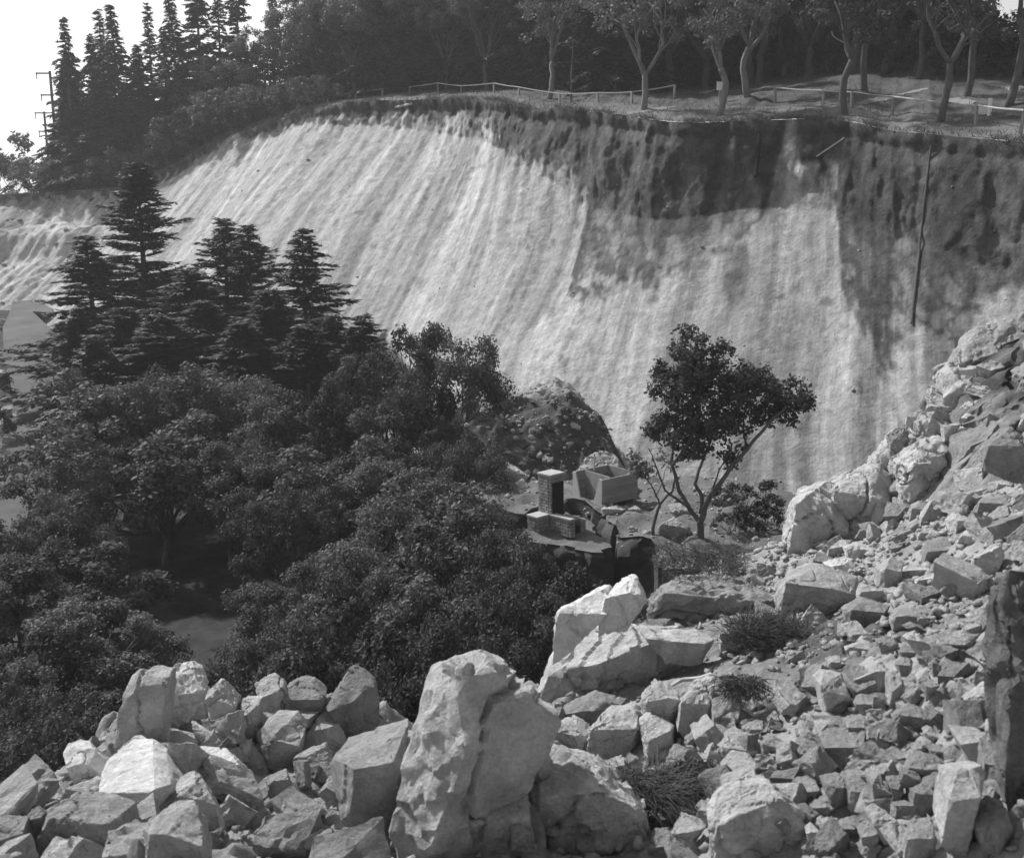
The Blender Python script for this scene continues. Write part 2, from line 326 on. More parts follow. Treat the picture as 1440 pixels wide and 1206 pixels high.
def cells(X, Y, c, seed, sq=1.0):
    # packed angular stones: each cell is a tilted facet with its own height, gaps between cells sink
    Xs, Ys = X/c, Y/c*sq; ix = np.floor(Xs).astype(int); iy = np.floor(Ys).astype(int); rs = np.random.RandomState(seed); J = rs.rand(128, 128, 5)
    f1 = np.full(X.shape, 9.0); f2 = np.full(X.shape, 9.0); hh = np.zeros(X.shape)
    for a in (-1, 0, 1):
        for b in (-1, 0, 1):
            q = J[(ix+a) & 127, (iy+b) & 127]; dx = Xs-(ix+a+.1+.8*q[..., 0]); dy = Ys-(iy+b+.1+.8*q[..., 1])
            d = np.maximum(np.abs(dx*.9+dy*.35), np.abs(dy*.9-dx*.35))*.75+np.hypot(dx, dy)*.25; h = q[..., 2]+(q[..., 3]-.5)*1.5*dx+(q[..., 4]-.5)*1.5*dy
            near = d < f1; f2 = np.where(near, f1, np.minimum(f2, d)); hh = np.where(near, h, hh); f1 = np.where(near, d, f1)
    gap = np.clip((f2-f1)/.16, 0, 1); return hh*gap**.6, gap
cA, gA = cells(X, Y, .62, 1); cB, gB = cells(X, Y, .30, 2); cC, gC = cells(X, Y, 1.05, 3)
wl = smst(1.8, .6, X); wr = smst(1.2, 2.4, X)*smst(14.0, 12.8, Y); wu = smst(12.8, 14.0, Y)*smst(3.5, 5.0, X); dirt = np.clip(.45+fb2(X, Y, .5, 3, 21)*1.6, .12, 1)
Zr = Zr+dirt*(wl*(cC*.42+cA*.26+cB*.07)+wr*(cA*.22+cB*.16)+wu*(cA*.26+cB*.10))-.18
Zr = Zr-np.maximum(0, -5.4-X-fb2(X, Y, .7, 3, 15)*.8)*1.5*smst(8.6, 10, Y)
Zr = np.maximum(Zr, -17)
me = mesh_np('rubble_slope', np.stack([X, Y, Zr], -1).reshape(-1, 3), grid_faces(len(gx), len(gy))); smooth(me, 38)
so_ = .5*(1-np.minimum(gA, gB))*dirt+np.clip(smst(2.0, 5.0, X)*smst(12.6, 14.5, Y)*smst(21, 17, Y)*smst(6.6, 5, X)+smst(0, .8, ov)*.8, 0, 1)*np.clip(.75+fb2(X, Y, .9, 3, 7), 0, 1)
attr(me, 'soil', np.clip(so_, 0, 1))
tag(link('rubble_slope', me, M['rubble']), kind='structure'); B_rub = bvh_of(me)

# ------------------------------------------------------------------ broken bank on the right
FT = [(1085, 800, 23.6), (1105, 792, 23.5), (1200, 772, 23), (1250, 750, 22.8), (1290, 712, 22.8), (1330, 682, 22.5), (1380, 655, 22), (1440, 625, 21.5), (1560, 600, 20), (1800, 600, 18)]
CR = [(1095, 772, 24.2), (1138, 690, 24.8), (1205, 662, 25.5), (1258, 632, 26), (1292, 588, 26.6), (1328, 526, 27.4), (1378, 462, 28), (1440, 440, 28), (1600, 400, 27), (1900, 380, 25)]
fa = np.array([[*P(*q)] for q in FT]); ca = np.array([[*P(*q)] for q in CR])
NBU, NBV = 190, 96
tt = np.linspace(0, 1, NBU)*(len(FT)-1); ft = np.stack([np.interp(tt, range(len(FT)), fa[:, k]) for k in range(3)], 1); ct = np.stack([np.interp(tt, range(len(FT)), ca[:, k]) for k in range(3)], 1)
vv = np.linspace(-.18, 1.7, NBV)[None, :]
v01 = np.clip(vv, -.3, 1); pr = np.sign(v01)*np.abs(v01)**.8
base = ft[:, None, :]+(ct-ft)[:, None, :]*np.stack([v01, v01**1.15*np.sign(v01) if False else np.clip(v01, 0, 1)**1.5+np.minimum(v01, 0), pr], -1)
bk = np.clip(vv-1, 0, 1)
base[..., 1] += bk*6.0; base[..., 2] -= bk*5.5+np.clip(vv-1.25, 0, 1)*4; base[..., 0] += bk*.8
q = base*1.0
nz = fbm(q*np.array([.7, .7, .5]), 4)*1.3+fbm(q*2.0+5, 4)*.62
rg = 1-np.abs(fbm(q*np.array([1.1, 1.1, .45])+9, 3))*3.0
mk = np.clip((vv+.1)*3, 0, 1)
base[..., 1] -= (nz*.8+rg*.22)*mk; base[..., 2] += nz*.30*mk; base[..., 0] += fbm(q*1.3+31, 3)*.45*mk
me = mesh_np('rock_bank', base.reshape(-1, 3), grid_faces(NBU, NBV)); smooth(me, 50)
ppx = np.interp(tt, range(len(CR)), [c[0] for c in CR])[:, None]*np.ones((1, NBV))
bs = np.clip((fbm(q*.8+3, 4)-.05)*4, 0, 1)*.55+np.clip((ppx-1310)/40, 0, 1)*np.clip(.95-np.abs(vv-.75)*.9+fbm(q*1.2+7, 3)*.9, 0, 1)
attr(me, 'soil', np.clip(bs, 0, 1))
tag(link('rock_bank', me, M['bank']), kind='structure'); B_bank = bvh_of(me)

# ------------------------------------------------------------------ earth blocks round the picnic spot, with the fissure between
def inside(poly, x, y):
    c = False; n = len(poly)
    for i in range(n):
        x1, y1 = poly[i]; x2, y2 = poly[i-1]
        if (y1 > y) != (y2 > y) and x < (x2-x1)*(y-y1)/(y2-y1)+x1: c = not c
    return c
def earth_block(name, poly, ztop, zbot, res, m, seed, rel=.12, mat_attr=True, jit=.14):
    rr = random.Random(seed); b = []
    for i, p in enumerate(poly):
        p2 = poly[(i+1) % len(poly)]; L = math.hypot(p2[0]-p[0], p2[1]-p[1]); n = max(1, int(L/res))
        for k in range(n):
            b.append((p[0]+(p2[0]-p[0])*k/n+rr.uniform(-jit, jit), p[1]+(p2[1]-p[1])*k/n+rr.uniform(-jit, jit)))
    nb = len(b); pts = [Vector(p) for p in b]
    xs = [p[0] for p in b]; ys = [p[1] for p in b]; x = min(xs)
    while x < max(xs):
        y = min(ys)
        while y < max(ys):
            qx, qy = x+rr.uniform(-.3, .3)*res, y+rr.uniform(-.3, .3)*res
            if inside(b, qx, qy): pts.append(Vector((qx, qy)))
            y += res
        x += res
    vs, _, fs, *_r = delaunay_2d_cdt(pts, [(i, (i+1) % nb) for i in range(nb)], [], 1, 1e-4)
    arr = np.array([(v.x, v.y) for v in vs]); zt = ztop+fb2(arr[:, 0], arr[:, 1], .5, 3, seed)*rel*1.5+fb2(arr[:, 0], arr[:, 1], 2.0, 3, seed)*rel
    V = [(arr[i, 0], arr[i, 1], zt[i]) for i in range(len(arr))]; F = [tuple(f) for f in fs]; so = [0.0]*len(V)
    cx, cy = np.mean(arr[:nb], 0); rows = 16; prev = list(range(nb))
    for k in range(1, rows+1):
        cur = []
        for i in range(nb):
            zz = zt[i]+(zbot-zt[i])*(k/rows)**1.7; dx, dy = arr[i, 0]-cx, arr[i, 1]-cy; L = math.hypot(dx, dy) or 1
            o = .25*k/rows-.10*(k == 1)+min(1, k/3)*.85*float(fbm(np.array([[arr[i, 0]*1.5, arr[i, 1]*1.5, zz*1.0]]), 4)[0])
            cur.append(len(V)); V.append((arr[i, 0]+dx/L*o, arr[i, 1]+dy/L*o, zz)); so.append(1.0)
        for i in range(nb):
            j = (i+1) % nb; F.append((prev[i], cur[i], cur[j], prev[j]))
        prev = cur
    me = mesh_py(name, V, F); bm = bmesh.new(); bm.from_mesh(me); bmesh.ops.recalc_face_normals(bm, faces=bm.faces); bm.to_mesh(me); bm.free()
    smooth(me, 40)
    if mat_attr: attr(me, 'soil', so)
    return tag(link(name, me, m), kind='structure')
ZB = -10.35
def pl(pts, z): return [tuple(PZ(a, b, z)[:2]) for a, b in pts]
ebl = earth_block('earth_bench', pl([(728, 752), (770, 724), (802, 719), (826, 733), (855, 763), (850, 776), (812, 771), (788, 762), (750, 764)], ZB-.05), ZB-.05, -15.5, .22, M['bench'], 5)
ebr = earth_block('earth_bench', pl([(640, 705), (700, 676), (900, 668), (1010, 672), (1120, 700), (1130, 775), (1010, 806), (938, 806), (918, 768), (872, 758), (860, 738), (838, 720), (802, 709), (735, 718)], ZB), ZB, -15.5, .25, M['bench'], 11, rel=.26)
B_bl = bvh_of(ebl.data); B_br = bvh_of(ebr.data)

# dark earth heap that slid off the top, behind the picnic spot
gx = np.linspace(P(600, 650, 42).x, P(925, 650, 42).x, 150); gy = np.linspace(36.6, 53, 150); X, Y = np.meshgrid(gx, gy, indexing='ij')
hpx = [600, 650, 700, 750, 785, 815, 845, 870, 895, 925]; hpy = [640, 604, 584, 568, 560, 578, 612, 652, 695, 730]
crz = np.interp(X, [P(a, b, 42).x for a, b in zip(hpx, hpy)], [P(a, b, 42).z for a, b in zip(hpx, hpy)])
prf = smst(37.2, 42.3, Y)*(1-.25*smst(43, 50, Y)); Zm = ZB-.5+(crz-ZB+.5)*prf
Zm = Zm+(fb2(X, Y, .8, 4, 2)*.75+fb2(X, Y, 2.6, 3, 3)*.30)*np.clip(prf*2, 0, 1)
me = mesh_np('earth_heap', np.stack([X, Y, Zm], -1).reshape(-1, 3), grid_faces(len(gx), len(gy))); smooth(me)
attr(me, 'soil', np.clip((fb2(X, Y, .75, 4, 6)-.22)*5, 0, 1)*.9+smst(43.0, 44.5, Y))
tag(link('earth_heap', me, M['mound']), kind='structure'); B_heap = bvh_of(me)

# ------------------------------------------------------------------ broken road at the left
def slab(name, pix, zf, th, m, seed, label=None):
    rr = random.Random(seed); out = []
    for i, (a, b) in enumerate(pix):
        a2, b2 = pix[(i+1) % len(pix)]
        for k in range(4):
            t = k/4; out.append((a+(a2-a)*t+rr.uniform(-1.3, 1.3), b+(b2-b)*t+rr.uniform(-1, 1)))
    pts = []
    for a, b in out:
        d = ray(a, b); lo, hi = 20, 110
        for _ in range(40):
            mid = (lo+hi)/2; p = d*(mid/d.y)
            if p.z > zf(p.y): lo = mid
            else: hi = mid
        pts.append(p)
    n = len(pts); bm = bmesh.new(); top = [bm.verts.new(p) for p in pts]; bot = [bm.verts.new(p+Vector((0, 0, -th))) for p in pts]
    bm.faces.new(top); bm.faces.new(bot[::-1])
    for i in range(n): bm.faces.new((top[i], bot[i], bot[(i+1) % n], top[(i+1) % n]))
    bmesh.ops.recalc_face_normals(bm, faces=bm.faces); bmesh.ops.triangulate(bm, faces=[f for f in bm.faces if len(f.verts) > 4])
    me = bpy.data.meshes.new(name); bm.to_mesh(me); bm.free()
    return tag(link(name, me, m), kind='structure')
zr = lambda y: -13.0+max(0, y-44)*.089
slab('road', [(18, 424), (48, 421), (72, 432), (76, 440), (46, 438), (70, 462), (74, 505), (62, 508), (40, 500), (20, 494), (4, 491), (4, 460)], zr, .35, M['asphalt'], 1)
slab('road', [(2, 494), (18, 497), (40, 504), (62, 513), (86, 522), (80, 560), (50, 612), (30, 615), (12, 608), (18, 570), (14, 530)], lambda y: zr(y)+.1, .35, M['asphalt'], 2)
slab('road', [(-60, 610), (4, 612), (14, 618), (34, 616), (60, 615), (60, 660), (40, 720), (10, 760), (-80, 760)], lambda y: zr(y)-.15, .35, M['asphalt'], 3)

# ------------------------------------------------------------------ paths on the park slope
def strip(name, pix, wid):
    pts = []
    for i in range(len(pix)-1):
        for k in range(14):
            t = k/14; h = hit(pix[i][0]+(pix[i+1][0]-pix[i][0])*t, pix[i][1]+(pix[i+1][1]-pix[i][1])*t, B_park)
            if h is not None and (not pts or (h-pts[-1]).length < 4.5): pts.append(h)
    if len(pts) < 4: return
    V = []; F = []
    for i, p in enumerate(pts):
        t = (pts[min(i+1, len(pts)-1)]-pts[max(i-1, 0)]); t.z = 0; t.normalize(); n = Vector((-t.y, t.x, 0)); ww = wid*(.8+.4*rnd.random())
        for s in (-.5, 0, .5):
            a = p+n*s*ww; a.z = (ground_z(B_park, a.x, a.y, p.z))+(.05 if s == 0 else .02); V.append(a)
    for i in range(len(pts)-1):
        for s in (0, 1): F.append((i*3+s, i*3+s+1, i*3+4+s, i*3+3+s))
    me = mesh_py(name, V, F); smooth(me); tag(link(name, me, M['path']), kind='structure')
strip('path', [(986, 132), (1030, 120), (1084, 109), (1162, 102), (1264, 106)], .8)
strip('path', [(1204, 147), (1255, 136), (1309, 124)], .6)
strip('path', [(1370, 113), (1400, 118), (1440, 127)], .7)
strip('path', [(1324, 141), (1345, 142), (1372, 146)], .4)
strip('path', [(862, 163), (905, 157), (950, 150)], .5)

# ------------------------------------------------------------------ rocks
def zoomer(x0, y0, s): return lambda pts: [(x0+a/s, y0+b/s) for a, b in pts]
za = zoomer(0, 880, 3.43); zb_ = zoomer(380, 880, 3.43); zc = zoomer(740, 780, 2.832); zd = zoomer(980, 860, 3.13); ze = zoomer(1080, 560, 3.77)
def hull_bm(sets, cuts=0, seed=1):
    out = bmesh.new()
    for pts in sets:
        bm = bmesh.new()
        for p in pts: bm.verts.new(p)
        r = bmesh.ops.convex_hull(bm, input=bm.verts)
        dead = list({e for e in r['geom_interior']+r['geom_unused'] if isinstance(e, bmesh.types.BMVert)})
        bmesh.ops.delete(bm, geom=dead, context='VERTS')
        bmesh.ops.delete(bm, geom=[v for v in bm.verts if not v.link_faces], context='VERTS')
        bmesh.ops.dissolve_limit(bm, angle_limit=math.radians(12), verts=bm.verts, edges=bm.edges)
        if cuts:
            rc = random.Random(seed*7+len(pts)); ce = sum((v.co for v in bm.verts), Vector())/len(bm.verts); dia = max((v.co-ce).length for v in bm.verts)
            for _ in range(cuts):
                bm.verts.ensure_lookup_table(); v = bm.verts[rc.randrange(len(bm.verts))].co.copy()
                nn = ((v-ce).normalized()+Vector((rc.uniform(-.6, .6), rc.uniform(-.6, .6), rc.uniform(-.6, .6)))).normalized()
                r = bmesh.ops.bisect_plane(bm, geom=list(bm.verts)+list(bm.edges)+list(bm.faces), plane_co=v-nn*dia*rc.uniform(.015, .06), plane_no=nn, clear_outer=True)
                bmesh.ops.holes_fill(bm, edges=[e for e in bm.edges if len(e.link_faces) == 1], sides=0)
        t = bpy.data.meshes.new('t'); bm.to_mesh(t); bm.free(); out.from_mesh(t); bpy.data.meshes.remove(t)
    return out
def finish_rock(bm, size, seed, sub, amp, bev=.012, fine=.075):
    bmesh.ops.bevel(bm, geom=list(bm.edges), offset=size*bev, segments=1, affect='EDGES', clamp_overlap=True)
    bmesh.ops.triangulate(bm, faces=bm.faces)
    for _ in range(sub):
        long = [e for e in bm.edges if e.calc_length() > size*fine]
        if not long: break
        bmesh.ops.subdivide_edges(bm, edges=long, cuts=1, use_grid_fill=False); bmesh.ops.triangulate(bm, faces=bm.faces)
    if amp:
        bm.normal_update(); co = np.array([v.co[:] for v in bm.verts]); no = np.array([v.normal[:] for v in bm.verts])
        q = co/size+seed*3.1
        rs = np.random.RandomState(seed); dv = rs.randn(3)*np.array([.5, .5, 1]); dv /= np.linalg.norm(dv)
        st = (q@dv)*5+fbm(q*2.2, 3)*2.2; saw = st-np.floor(st)
        crack = np.clip(.05-np.abs(fbm(q*1.5+50, 2)), 0, .05)/.05
        d = (saw-.5)*.7*np.clip(fbm(q*1.3+80, 2)*3+.4, 0, 1)+fbm(q*3.2+11, 2)*.5+fbm(q*9, 3)*.5-crack*1.0
        co = co+no*(d*amp*size)[:, None]
        for v, c in zip(bm.verts, co): v.co = c
    bmesh.ops.recalc_face_normals(bm, faces=bm.faces)
seedc = [100]
def pix_points(pts, Y, T, ridge=None):
    rr = random.Random(seedc[0]); seedc[0] += 1
    ys = [p[1] for p in pts]; y0, y1 = min(ys), max(ys); xs = [p[0] for p in pts]; x0, x1 = min(xs), max(xs); cx = (x0+x1)/2; cy = (y0+y1)/2; hh = y1-y0
    out = []
    for a, b in pts:
        h = (b-y0)/(hh+1e-6); out.append(P(a, b, Y+T*.72*max(0, 1-h*1.25)))
        bb = P(cx+(a-cx)*.86, cy+(b-cy)*.8, Y+T*.3); bb.y += T*.85; bb.z -= T*.12; out.append(bb)
        if h > .6:
            lo = P(a, b, Y); lo.z -= T*.5; lo.y += T*.12; out.append(lo)
    if ridge is None:
        tl = rr.uniform(-.14, .14); e = rr.uniform(.04, .16)
        ridge = [(x0+e*(x1-x0), y0+hh*(.46+tl), -.10), (x1-.12*(x1-x0), y0+hh*(.46-tl), -.12)]
        if rr.random() < .6: ridge.append((x0+rr.choice((.3, .62))*(x1-x0), y0+hh*(.42+rr.uniform(-.08, .08)), -.26)); ridge.append((ridge[-1][0]+rr.uniform(-.1, .1)*(x1-x0), y1-.06*hh, -.24))
    for a, b, d in ridge: out.append(P(a, b, Y+T*d))
    return out
def rock(pts, m='rock', label=None, group=None, name='rock', Y=None, Tk=.8, ridge=None, sub=2, amp=.035, extra=(), bvh=None, dy=0, cat='rock', cuts=None):
    """pts: outline as seen; the rock stands on the ground under its lowest edge and has its own thickness"""
    lowest = max(p[1] for p in pts); low = [p for p in pts if p[1] > lowest-4]; lx = sum(p[0] for p in low)/len(low)
    if Y is None:
        h = hit(lx, min(lowest, 1203)-2, bvh or B_rub); Y = (h.y if h else 14)+dy
    w_ = (max(p[0] for p in pts)-min(p[0] for p in pts))*mpp(Y); hh = (lowest-min(p[1] for p in pts))*mpp(Y)
    size = (w_+hh)/2; T = size*Tk
    sets = [pix_points(pts, Y, T, ridge)]+[pix_points(e, Y+ed*T, T*et, None) for e, ed, et in extra]
    cen = sum(sets[0], Vector())/len(sets[0])
    bm = hull_bm([[p-cen for p in s] for s in sets], cuts if cuts is not None else (3 if sub > 1 else 2), seedc[0]); finish_rock(bm, size, seedc[0], sub+2 if sub > 1 else sub+2, amp*1.35, .006, .045 if sub > 2 else .065 if sub > 1 else .10)
    me = bpy.data.meshes.new(name); bm.to_mesh(me); bm.free(); smooth(me, 19)
    o = link(name, me, M[m], loc=cen)
    return tag(o, label, cat, group)

# named boulders -------------------------------------------------------------
GL = 'broken blocks along the left lip'
rock(za([(545, 600), (575, 400), (640, 230), (720, 200), (820, 210), (815, 330), (800, 500), (660, 560)]), 'rock', 'tall pale block forming the outer left side of the split stack', GL, 'boulder', ridge=[(196, 965, .2), (234, 960, .2), (190, 1030, -.1), (230, 1020, -.1)], cuts=2, Tk=.6, amp=.05, cat='boulder')
rock(za([(790, 300), (830, 195), (900, 168), (945, 200), (1005, 420), (1000, 500), (920, 515), (830, 505)]), 'rock_white', 'whitish middle block of the split stack, narrow and cracked', GL, 'boulder', amp=.06, cat='boulder', cuts=2, Tk=.6)
rock(za([(965, 230), (1060, 260), (1150, 370), (1110, 490), (1040, 510), (1000, 380)]), 'rock', 'slanting right-hand block of the split stack', GL, 'boulder', amp=.05, cat='boulder', cuts=2, Tk=.6)
rock(za([(415, 890), (530, 620), (600, 590), (720, 670), (850, 820), (720, 920), (600, 925)]), 'rock_white', 'big slab with a smooth white upper face and a shadowed front', GL, 'boulder', ridge=[(152, 1086, -.30), (200, 1106, -.30), (243, 1124, -.25), (130, 1130, -.22), (208, 1143, -.2)], amp=.016, Tk=1.0, cat='boulder')
rock(za([(560, 600), (650, 528), (700, 560), (820, 700), (790, 715)]), 'rock_white', 'thin white plate of rock leaning behind the smooth white slab', GL, Tk=.4)
rock(za([(305, 610), (330, 565), (380, 580), (500, 690), (460, 725), (370, 775)]), 'rock_white', 'pale wedge of rock jutting over the left drop', GL)
rock(za([(450, 600), (500, 558), (545, 600), (530, 650), (490, 665)]), 'rock', 'small pale cube of rock beside the jutting wedge', GL)
rock(za([(290, 865), (460, 730), (482, 742), (410, 875)]), 'rock_white', 'narrow pale splinter propped against the smooth white slab', GL, Tk=.5)
rock(za([(190, 830), (250, 788), (300, 830), (280, 870), (220, 875)]), 'rock', 'small pale stone below the narrow splinter', GL)
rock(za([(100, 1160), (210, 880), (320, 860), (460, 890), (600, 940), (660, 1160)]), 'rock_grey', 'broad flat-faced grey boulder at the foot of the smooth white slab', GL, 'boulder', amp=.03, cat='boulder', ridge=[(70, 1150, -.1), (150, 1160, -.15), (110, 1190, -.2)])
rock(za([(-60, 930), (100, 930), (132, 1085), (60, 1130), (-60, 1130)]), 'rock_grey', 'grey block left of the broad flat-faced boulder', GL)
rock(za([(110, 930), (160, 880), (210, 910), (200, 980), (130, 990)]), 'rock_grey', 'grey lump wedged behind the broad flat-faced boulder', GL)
rock(za([(690, 980), (780, 890), (900, 880), (960, 1000), (1000, 1150), (700, 1150)]), 'rock', 'rounded pale boulder beside the broad flat-faced grey one', GL, 'boulder', amp=.04, cat='boulder')
rock(za([(620, 930), (690, 900), (740, 930), (710, 1040), (650, 1040)]), 'rock_grey', 'small dark stone between two front boulders', GL)
rock(za([(830, 745), (870, 680), (930, 730), (1050, 930), (1070, 1020), (980, 970), (880, 850)]), 'rock', 'long tilted slab lying under the smooth white slab', GL, Tk=.5)
rock(za([(910, 600), (1040, 600), (1180, 740), (1120, 795), (960, 775)]), 'rock_white', 'pale wedge below the slanting right-hand block', GL)
rock(za([(690, 535), (800, 518), (980, 570), (930, 625), (800, 630)]), 'rock', 'flat slab bridging the foot of the split stack', GL, Tk=.7)
rock(za([(918, 458), (1082, 605), (1065, 625), (918, 515)]), 'rock_white', 'thin sharp white sliver leaning on the split stack', GL, Tk=.35)
rock(za([(1105, 495), (1170, 350), (1260, 350), (1250, 500), (1200, 540)]), 'rock', 'pale block right of the split stack', GL)
rock(za([(1230, 280), (1300, 238), (1350, 270), (1390, 380), (1380, 435), (1280, 415)]), 'rock', 'rough lump on the lip between pale block and round grey stone', GL, amp=.07)
rock(zb_([(50, 290), (110, 253), (200, 265), (270, 330), (240, 420), (160, 475), (90, 400)]), 'rock_grey', 'round grey stone on the lip beside the pointed block', GL)
rock(za([(1230, 520), (1310, 430), (1420, 430), (1470, 500), (1440, 600), (1380, 690), (1250, 660)]), 'rock', 'tilted slab below the round grey stone', GL, amp=.03)
rock(za([(1060, 535), (1110, 498), (1140, 590), (1100, 645)]), 'rock', 'little upright stone beside the pale wedge', GL)
rock(za([(1150, 545), (1210, 540), (1205, 605), (1150, 640)]), 'rock', 'little squat stone beneath the pale block', GL)
rock(za([(1280, 745), (1370, 700), (1405, 800), (1300, 815)]), 'rock_grey', 'small grey stone under the tilted slab', GL)
rock(zb_([(265, 390), (390, 192), (440, 215), (500, 270), (525, 370), (520, 515), (380, 575), (330, 430)]), 'rock_grey', 'pointed upright block with a sharp tip on the lip', GL, 'boulder', amp=.025, cat='boulder', Tk=.6)
rock(zb_([(160, 535), (230, 428), (290, 440), (370, 575), (350, 600), (250, 590)]), 'rock', 'angular stone at the foot of the pointed block', GL)
rock(zb_([(110, 640), (270, 578), (300, 640), (220, 735), (150, 695)]), 'rock', 'flat-topped stone near the broad grey block', GL)
rock(zb_([(270, 690), (320, 610), (520, 535), (665, 485), (660, 700), (610, 960), (440, 985), (330, 820)]), 'rock_grey', 'broad smooth grey block against the left flank of the huge boulder', GL, 'boulder', amp=.02, cat='boulder')
rock([(552, 1168), (566, 1080), (590, 1016), (610, 945), (642, 930), (666, 913), (689, 928), (715, 935), (748, 974), (787, 1017), (772, 1056), (748, 1090), (690, 1118), (650, 1180), (634, 1212), (584, 1202)], 'rock', 'huge furrowed boulder, the tallest in the foreground, with a white tip', None, 'boulder', amp=.07, sub=3, Tk=.55, cuts=1,
     ridge=[(640, 950, .22), (700, 945, .34), (655, 1060, -.20), (612, 1180, -.30)], cat='boulder')
rock(zb_([(860, 1160), (890, 980), (940, 850), (1060, 780), (1230, 760), (1300, 1160)]), 'rock', 'rough boulder in front of the huge furrowed one', None, 'boulder', amp=.06, sub=3, cat='boulder')
rock(zc([(-10, 920), (40, 788), (130, 800), (300, 870), (480, 1000), (500, 1230), (20, 1230)]), 'rock', 'wide mottled boulder with dry grass hanging over it', None, 'boulder', amp=.055, sub=3, cat='boulder')
rock(zb_([(1160, 965), (1195, 950), (1265, 1000), (1240, 1055), (1160, 1055)]), 'rock_grey', 'loose dark stone lying on the rough boulder', None, dy=-.5)
rock(zb_([(440, 1150), (470, 1060), (570, 995), (640, 1040), (700, 1080), (700, 1150)]), 'rock', 'low pale boulder below the broad smooth grey block', None, cat='boulder', name='boulder')
rock(zc([(105, 365), (140, 250), (235, 188), (330, 123), (352, 150), (300, 255), (200, 290)]), 'rock_white', 'white stepped rock on the outer end of the long leaning slab', None, amp=.05, dy=.4)
rock(zc([(290, 265), (370, 130), (440, 83), (475, 150), (482, 185), (400, 240)]), 'rock_white', 'white peaked rock standing over the fissure', None, amp=.05, dy=.4)
rock(zc([(40, 555), (105, 360), (300, 285), (450, 285), (700, 308), (752, 340), (692, 400), (692, 505), (460, 520), (380, 515), (200, 560), (70, 595)]), 'rock', 'long leaning slab with layered underside in the middle of the rubble', None, 'boulder', amp=.03, sub=3, Tk=.5, cat='boulder',
     ridge=[(800, 940, -.25), (860, 935, -.28), (930, 915, -.25), (980, 925, -.2), (790, 975, -.1)], extra=[(zc([(450, 300), (700, 312), (748, 338), (700, 395), (560, 390)]), -.15, .5), (zc([(60, 560), (200, 430), (330, 420), (200, 555), (80, 590)]), -.2, .4)])
rock(zc([(80, 705), (200, 655), (270, 700), (250, 795), (110, 795)]), 'rock', 'rounded end of a block poking from under the long leaning slab', None)
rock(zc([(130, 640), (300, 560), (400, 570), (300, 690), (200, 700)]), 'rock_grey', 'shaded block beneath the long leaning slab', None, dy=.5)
rock(zc([(245, 745), (360, 620), (450, 598), (465, 700), (390, 810)]), 'rock', 'split block propped under the long leaning slab', None, amp=.05)
rock(zc([(458, 585), (520, 508), (600, 540), (628, 610), (580, 668), (470, 645)]), 'rock', 'round stone below the curved white root', None, amp=.05)
rock(zc([(452, 672), (500, 633), (592, 680), (585, 800), (480, 805)]), 'rock', 'pale upright stone below the round stone', None)
rock(zc([(605, 650), (700, 500), (752, 488), (742, 640), (680, 715)]), 'rock', 'rough pillar of rock under the curved white root', None, amp=.06)
rock(zc([(308, 832), (390, 808), (402, 885), (340, 885)]), 'rock', 'flat little stone on the mottled boulder', None, dy=-.2)
rock(zc([(490, 195), (620, 98), (860, 93), (1000, 180), (920, 250), (560, 260)]), 'rock_grey', 'dark earthy block covered with dead twigs', None, 'boulder', amp=.07, cat='boulder', Tk=.7)
rock(zc([(765, 255), (905, 240), (880, 370), (780, 395)]), 'rock', 'pale weathered block under the dead twigs', None, amp=.05)
rock(zc([(738, 575), (855, 560), (860, 700), (735, 750)]), 'rock', 'pale block half buried beside the rubble heap', None, amp=.05)
rock(zc([(520, 1010), (600, 980), (690, 1025), (630, 1060)]), 'rock_grey', 'flat grey stone under the dead roots', None)
rock(zc([(560, 1085), (630, 1045), (720, 1080), (640, 1165)]), 'rock', 'pale pointed stone below the dead roots', None)
rock(zc([(470, 1230), (520, 1100), (580, 1105), (620, 1230)]), 'rock_grey', 'grey stone beside the mottled boulder', None)
# big ones on the right
rock(zd([(50, 945), (110, 850), (230, 778), (350, 773), (484, 890), (472, 975), (330, 1060), (70, 1015)]), 'rock', 'large rounded pale boulder at the foot of the rubble heap', None, 'boulder', amp=.035, sub=3, cat='boulder')
rock(zd([(80, 740), (180, 638), (260, 650), (318, 720), (230, 795), (110, 828)]), 'rock', 'rounded boulder resting just above the large rounded pale one', None, 'boulder', amp=.035, cat='boulder')
rock(zd([(78, 615), (150, 543), (290, 570), (275, 645), (120, 680)]), 'rock', 'pale stone topping the two rounded boulders', None, amp=.035)
rock(zd([(1092, 950), (1118, 680), (1170, 615), (1240, 650), (1272, 705), (1205, 850), (1185, 1075)]), 'rock', 'tall upright slab with a black shaded side', None, 'boulder', amp=.02, Tk=.7, cat='boulder')
rock(zd([(1133, 515), (1270, 530), (1312, 650), (1240, 668), (1170, 605)]), 'rock', 'block capping the tall upright slab', None, amp=.02)
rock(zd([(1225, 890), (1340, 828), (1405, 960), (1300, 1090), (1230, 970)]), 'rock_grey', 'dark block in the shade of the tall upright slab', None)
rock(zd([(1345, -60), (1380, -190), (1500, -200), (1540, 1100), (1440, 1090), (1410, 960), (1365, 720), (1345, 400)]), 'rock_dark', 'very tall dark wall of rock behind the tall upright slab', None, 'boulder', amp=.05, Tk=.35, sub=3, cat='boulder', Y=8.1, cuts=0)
rock(zd([(1190, 400), (1300, 318), (1315, 430), (1250, 470)]), 'rock', 'pale stone leaning on the tall dark wall of rock', None)
rock(ze([(58, 1115), (150, 940), (290, 878), (480, 940), (495, 1050), (340, 1160), (120, 1150)]), 'rock', 'large smooth boulder with a small stone perched on top', None, 'boulder', amp=.02, sub=3, cat='boulder')
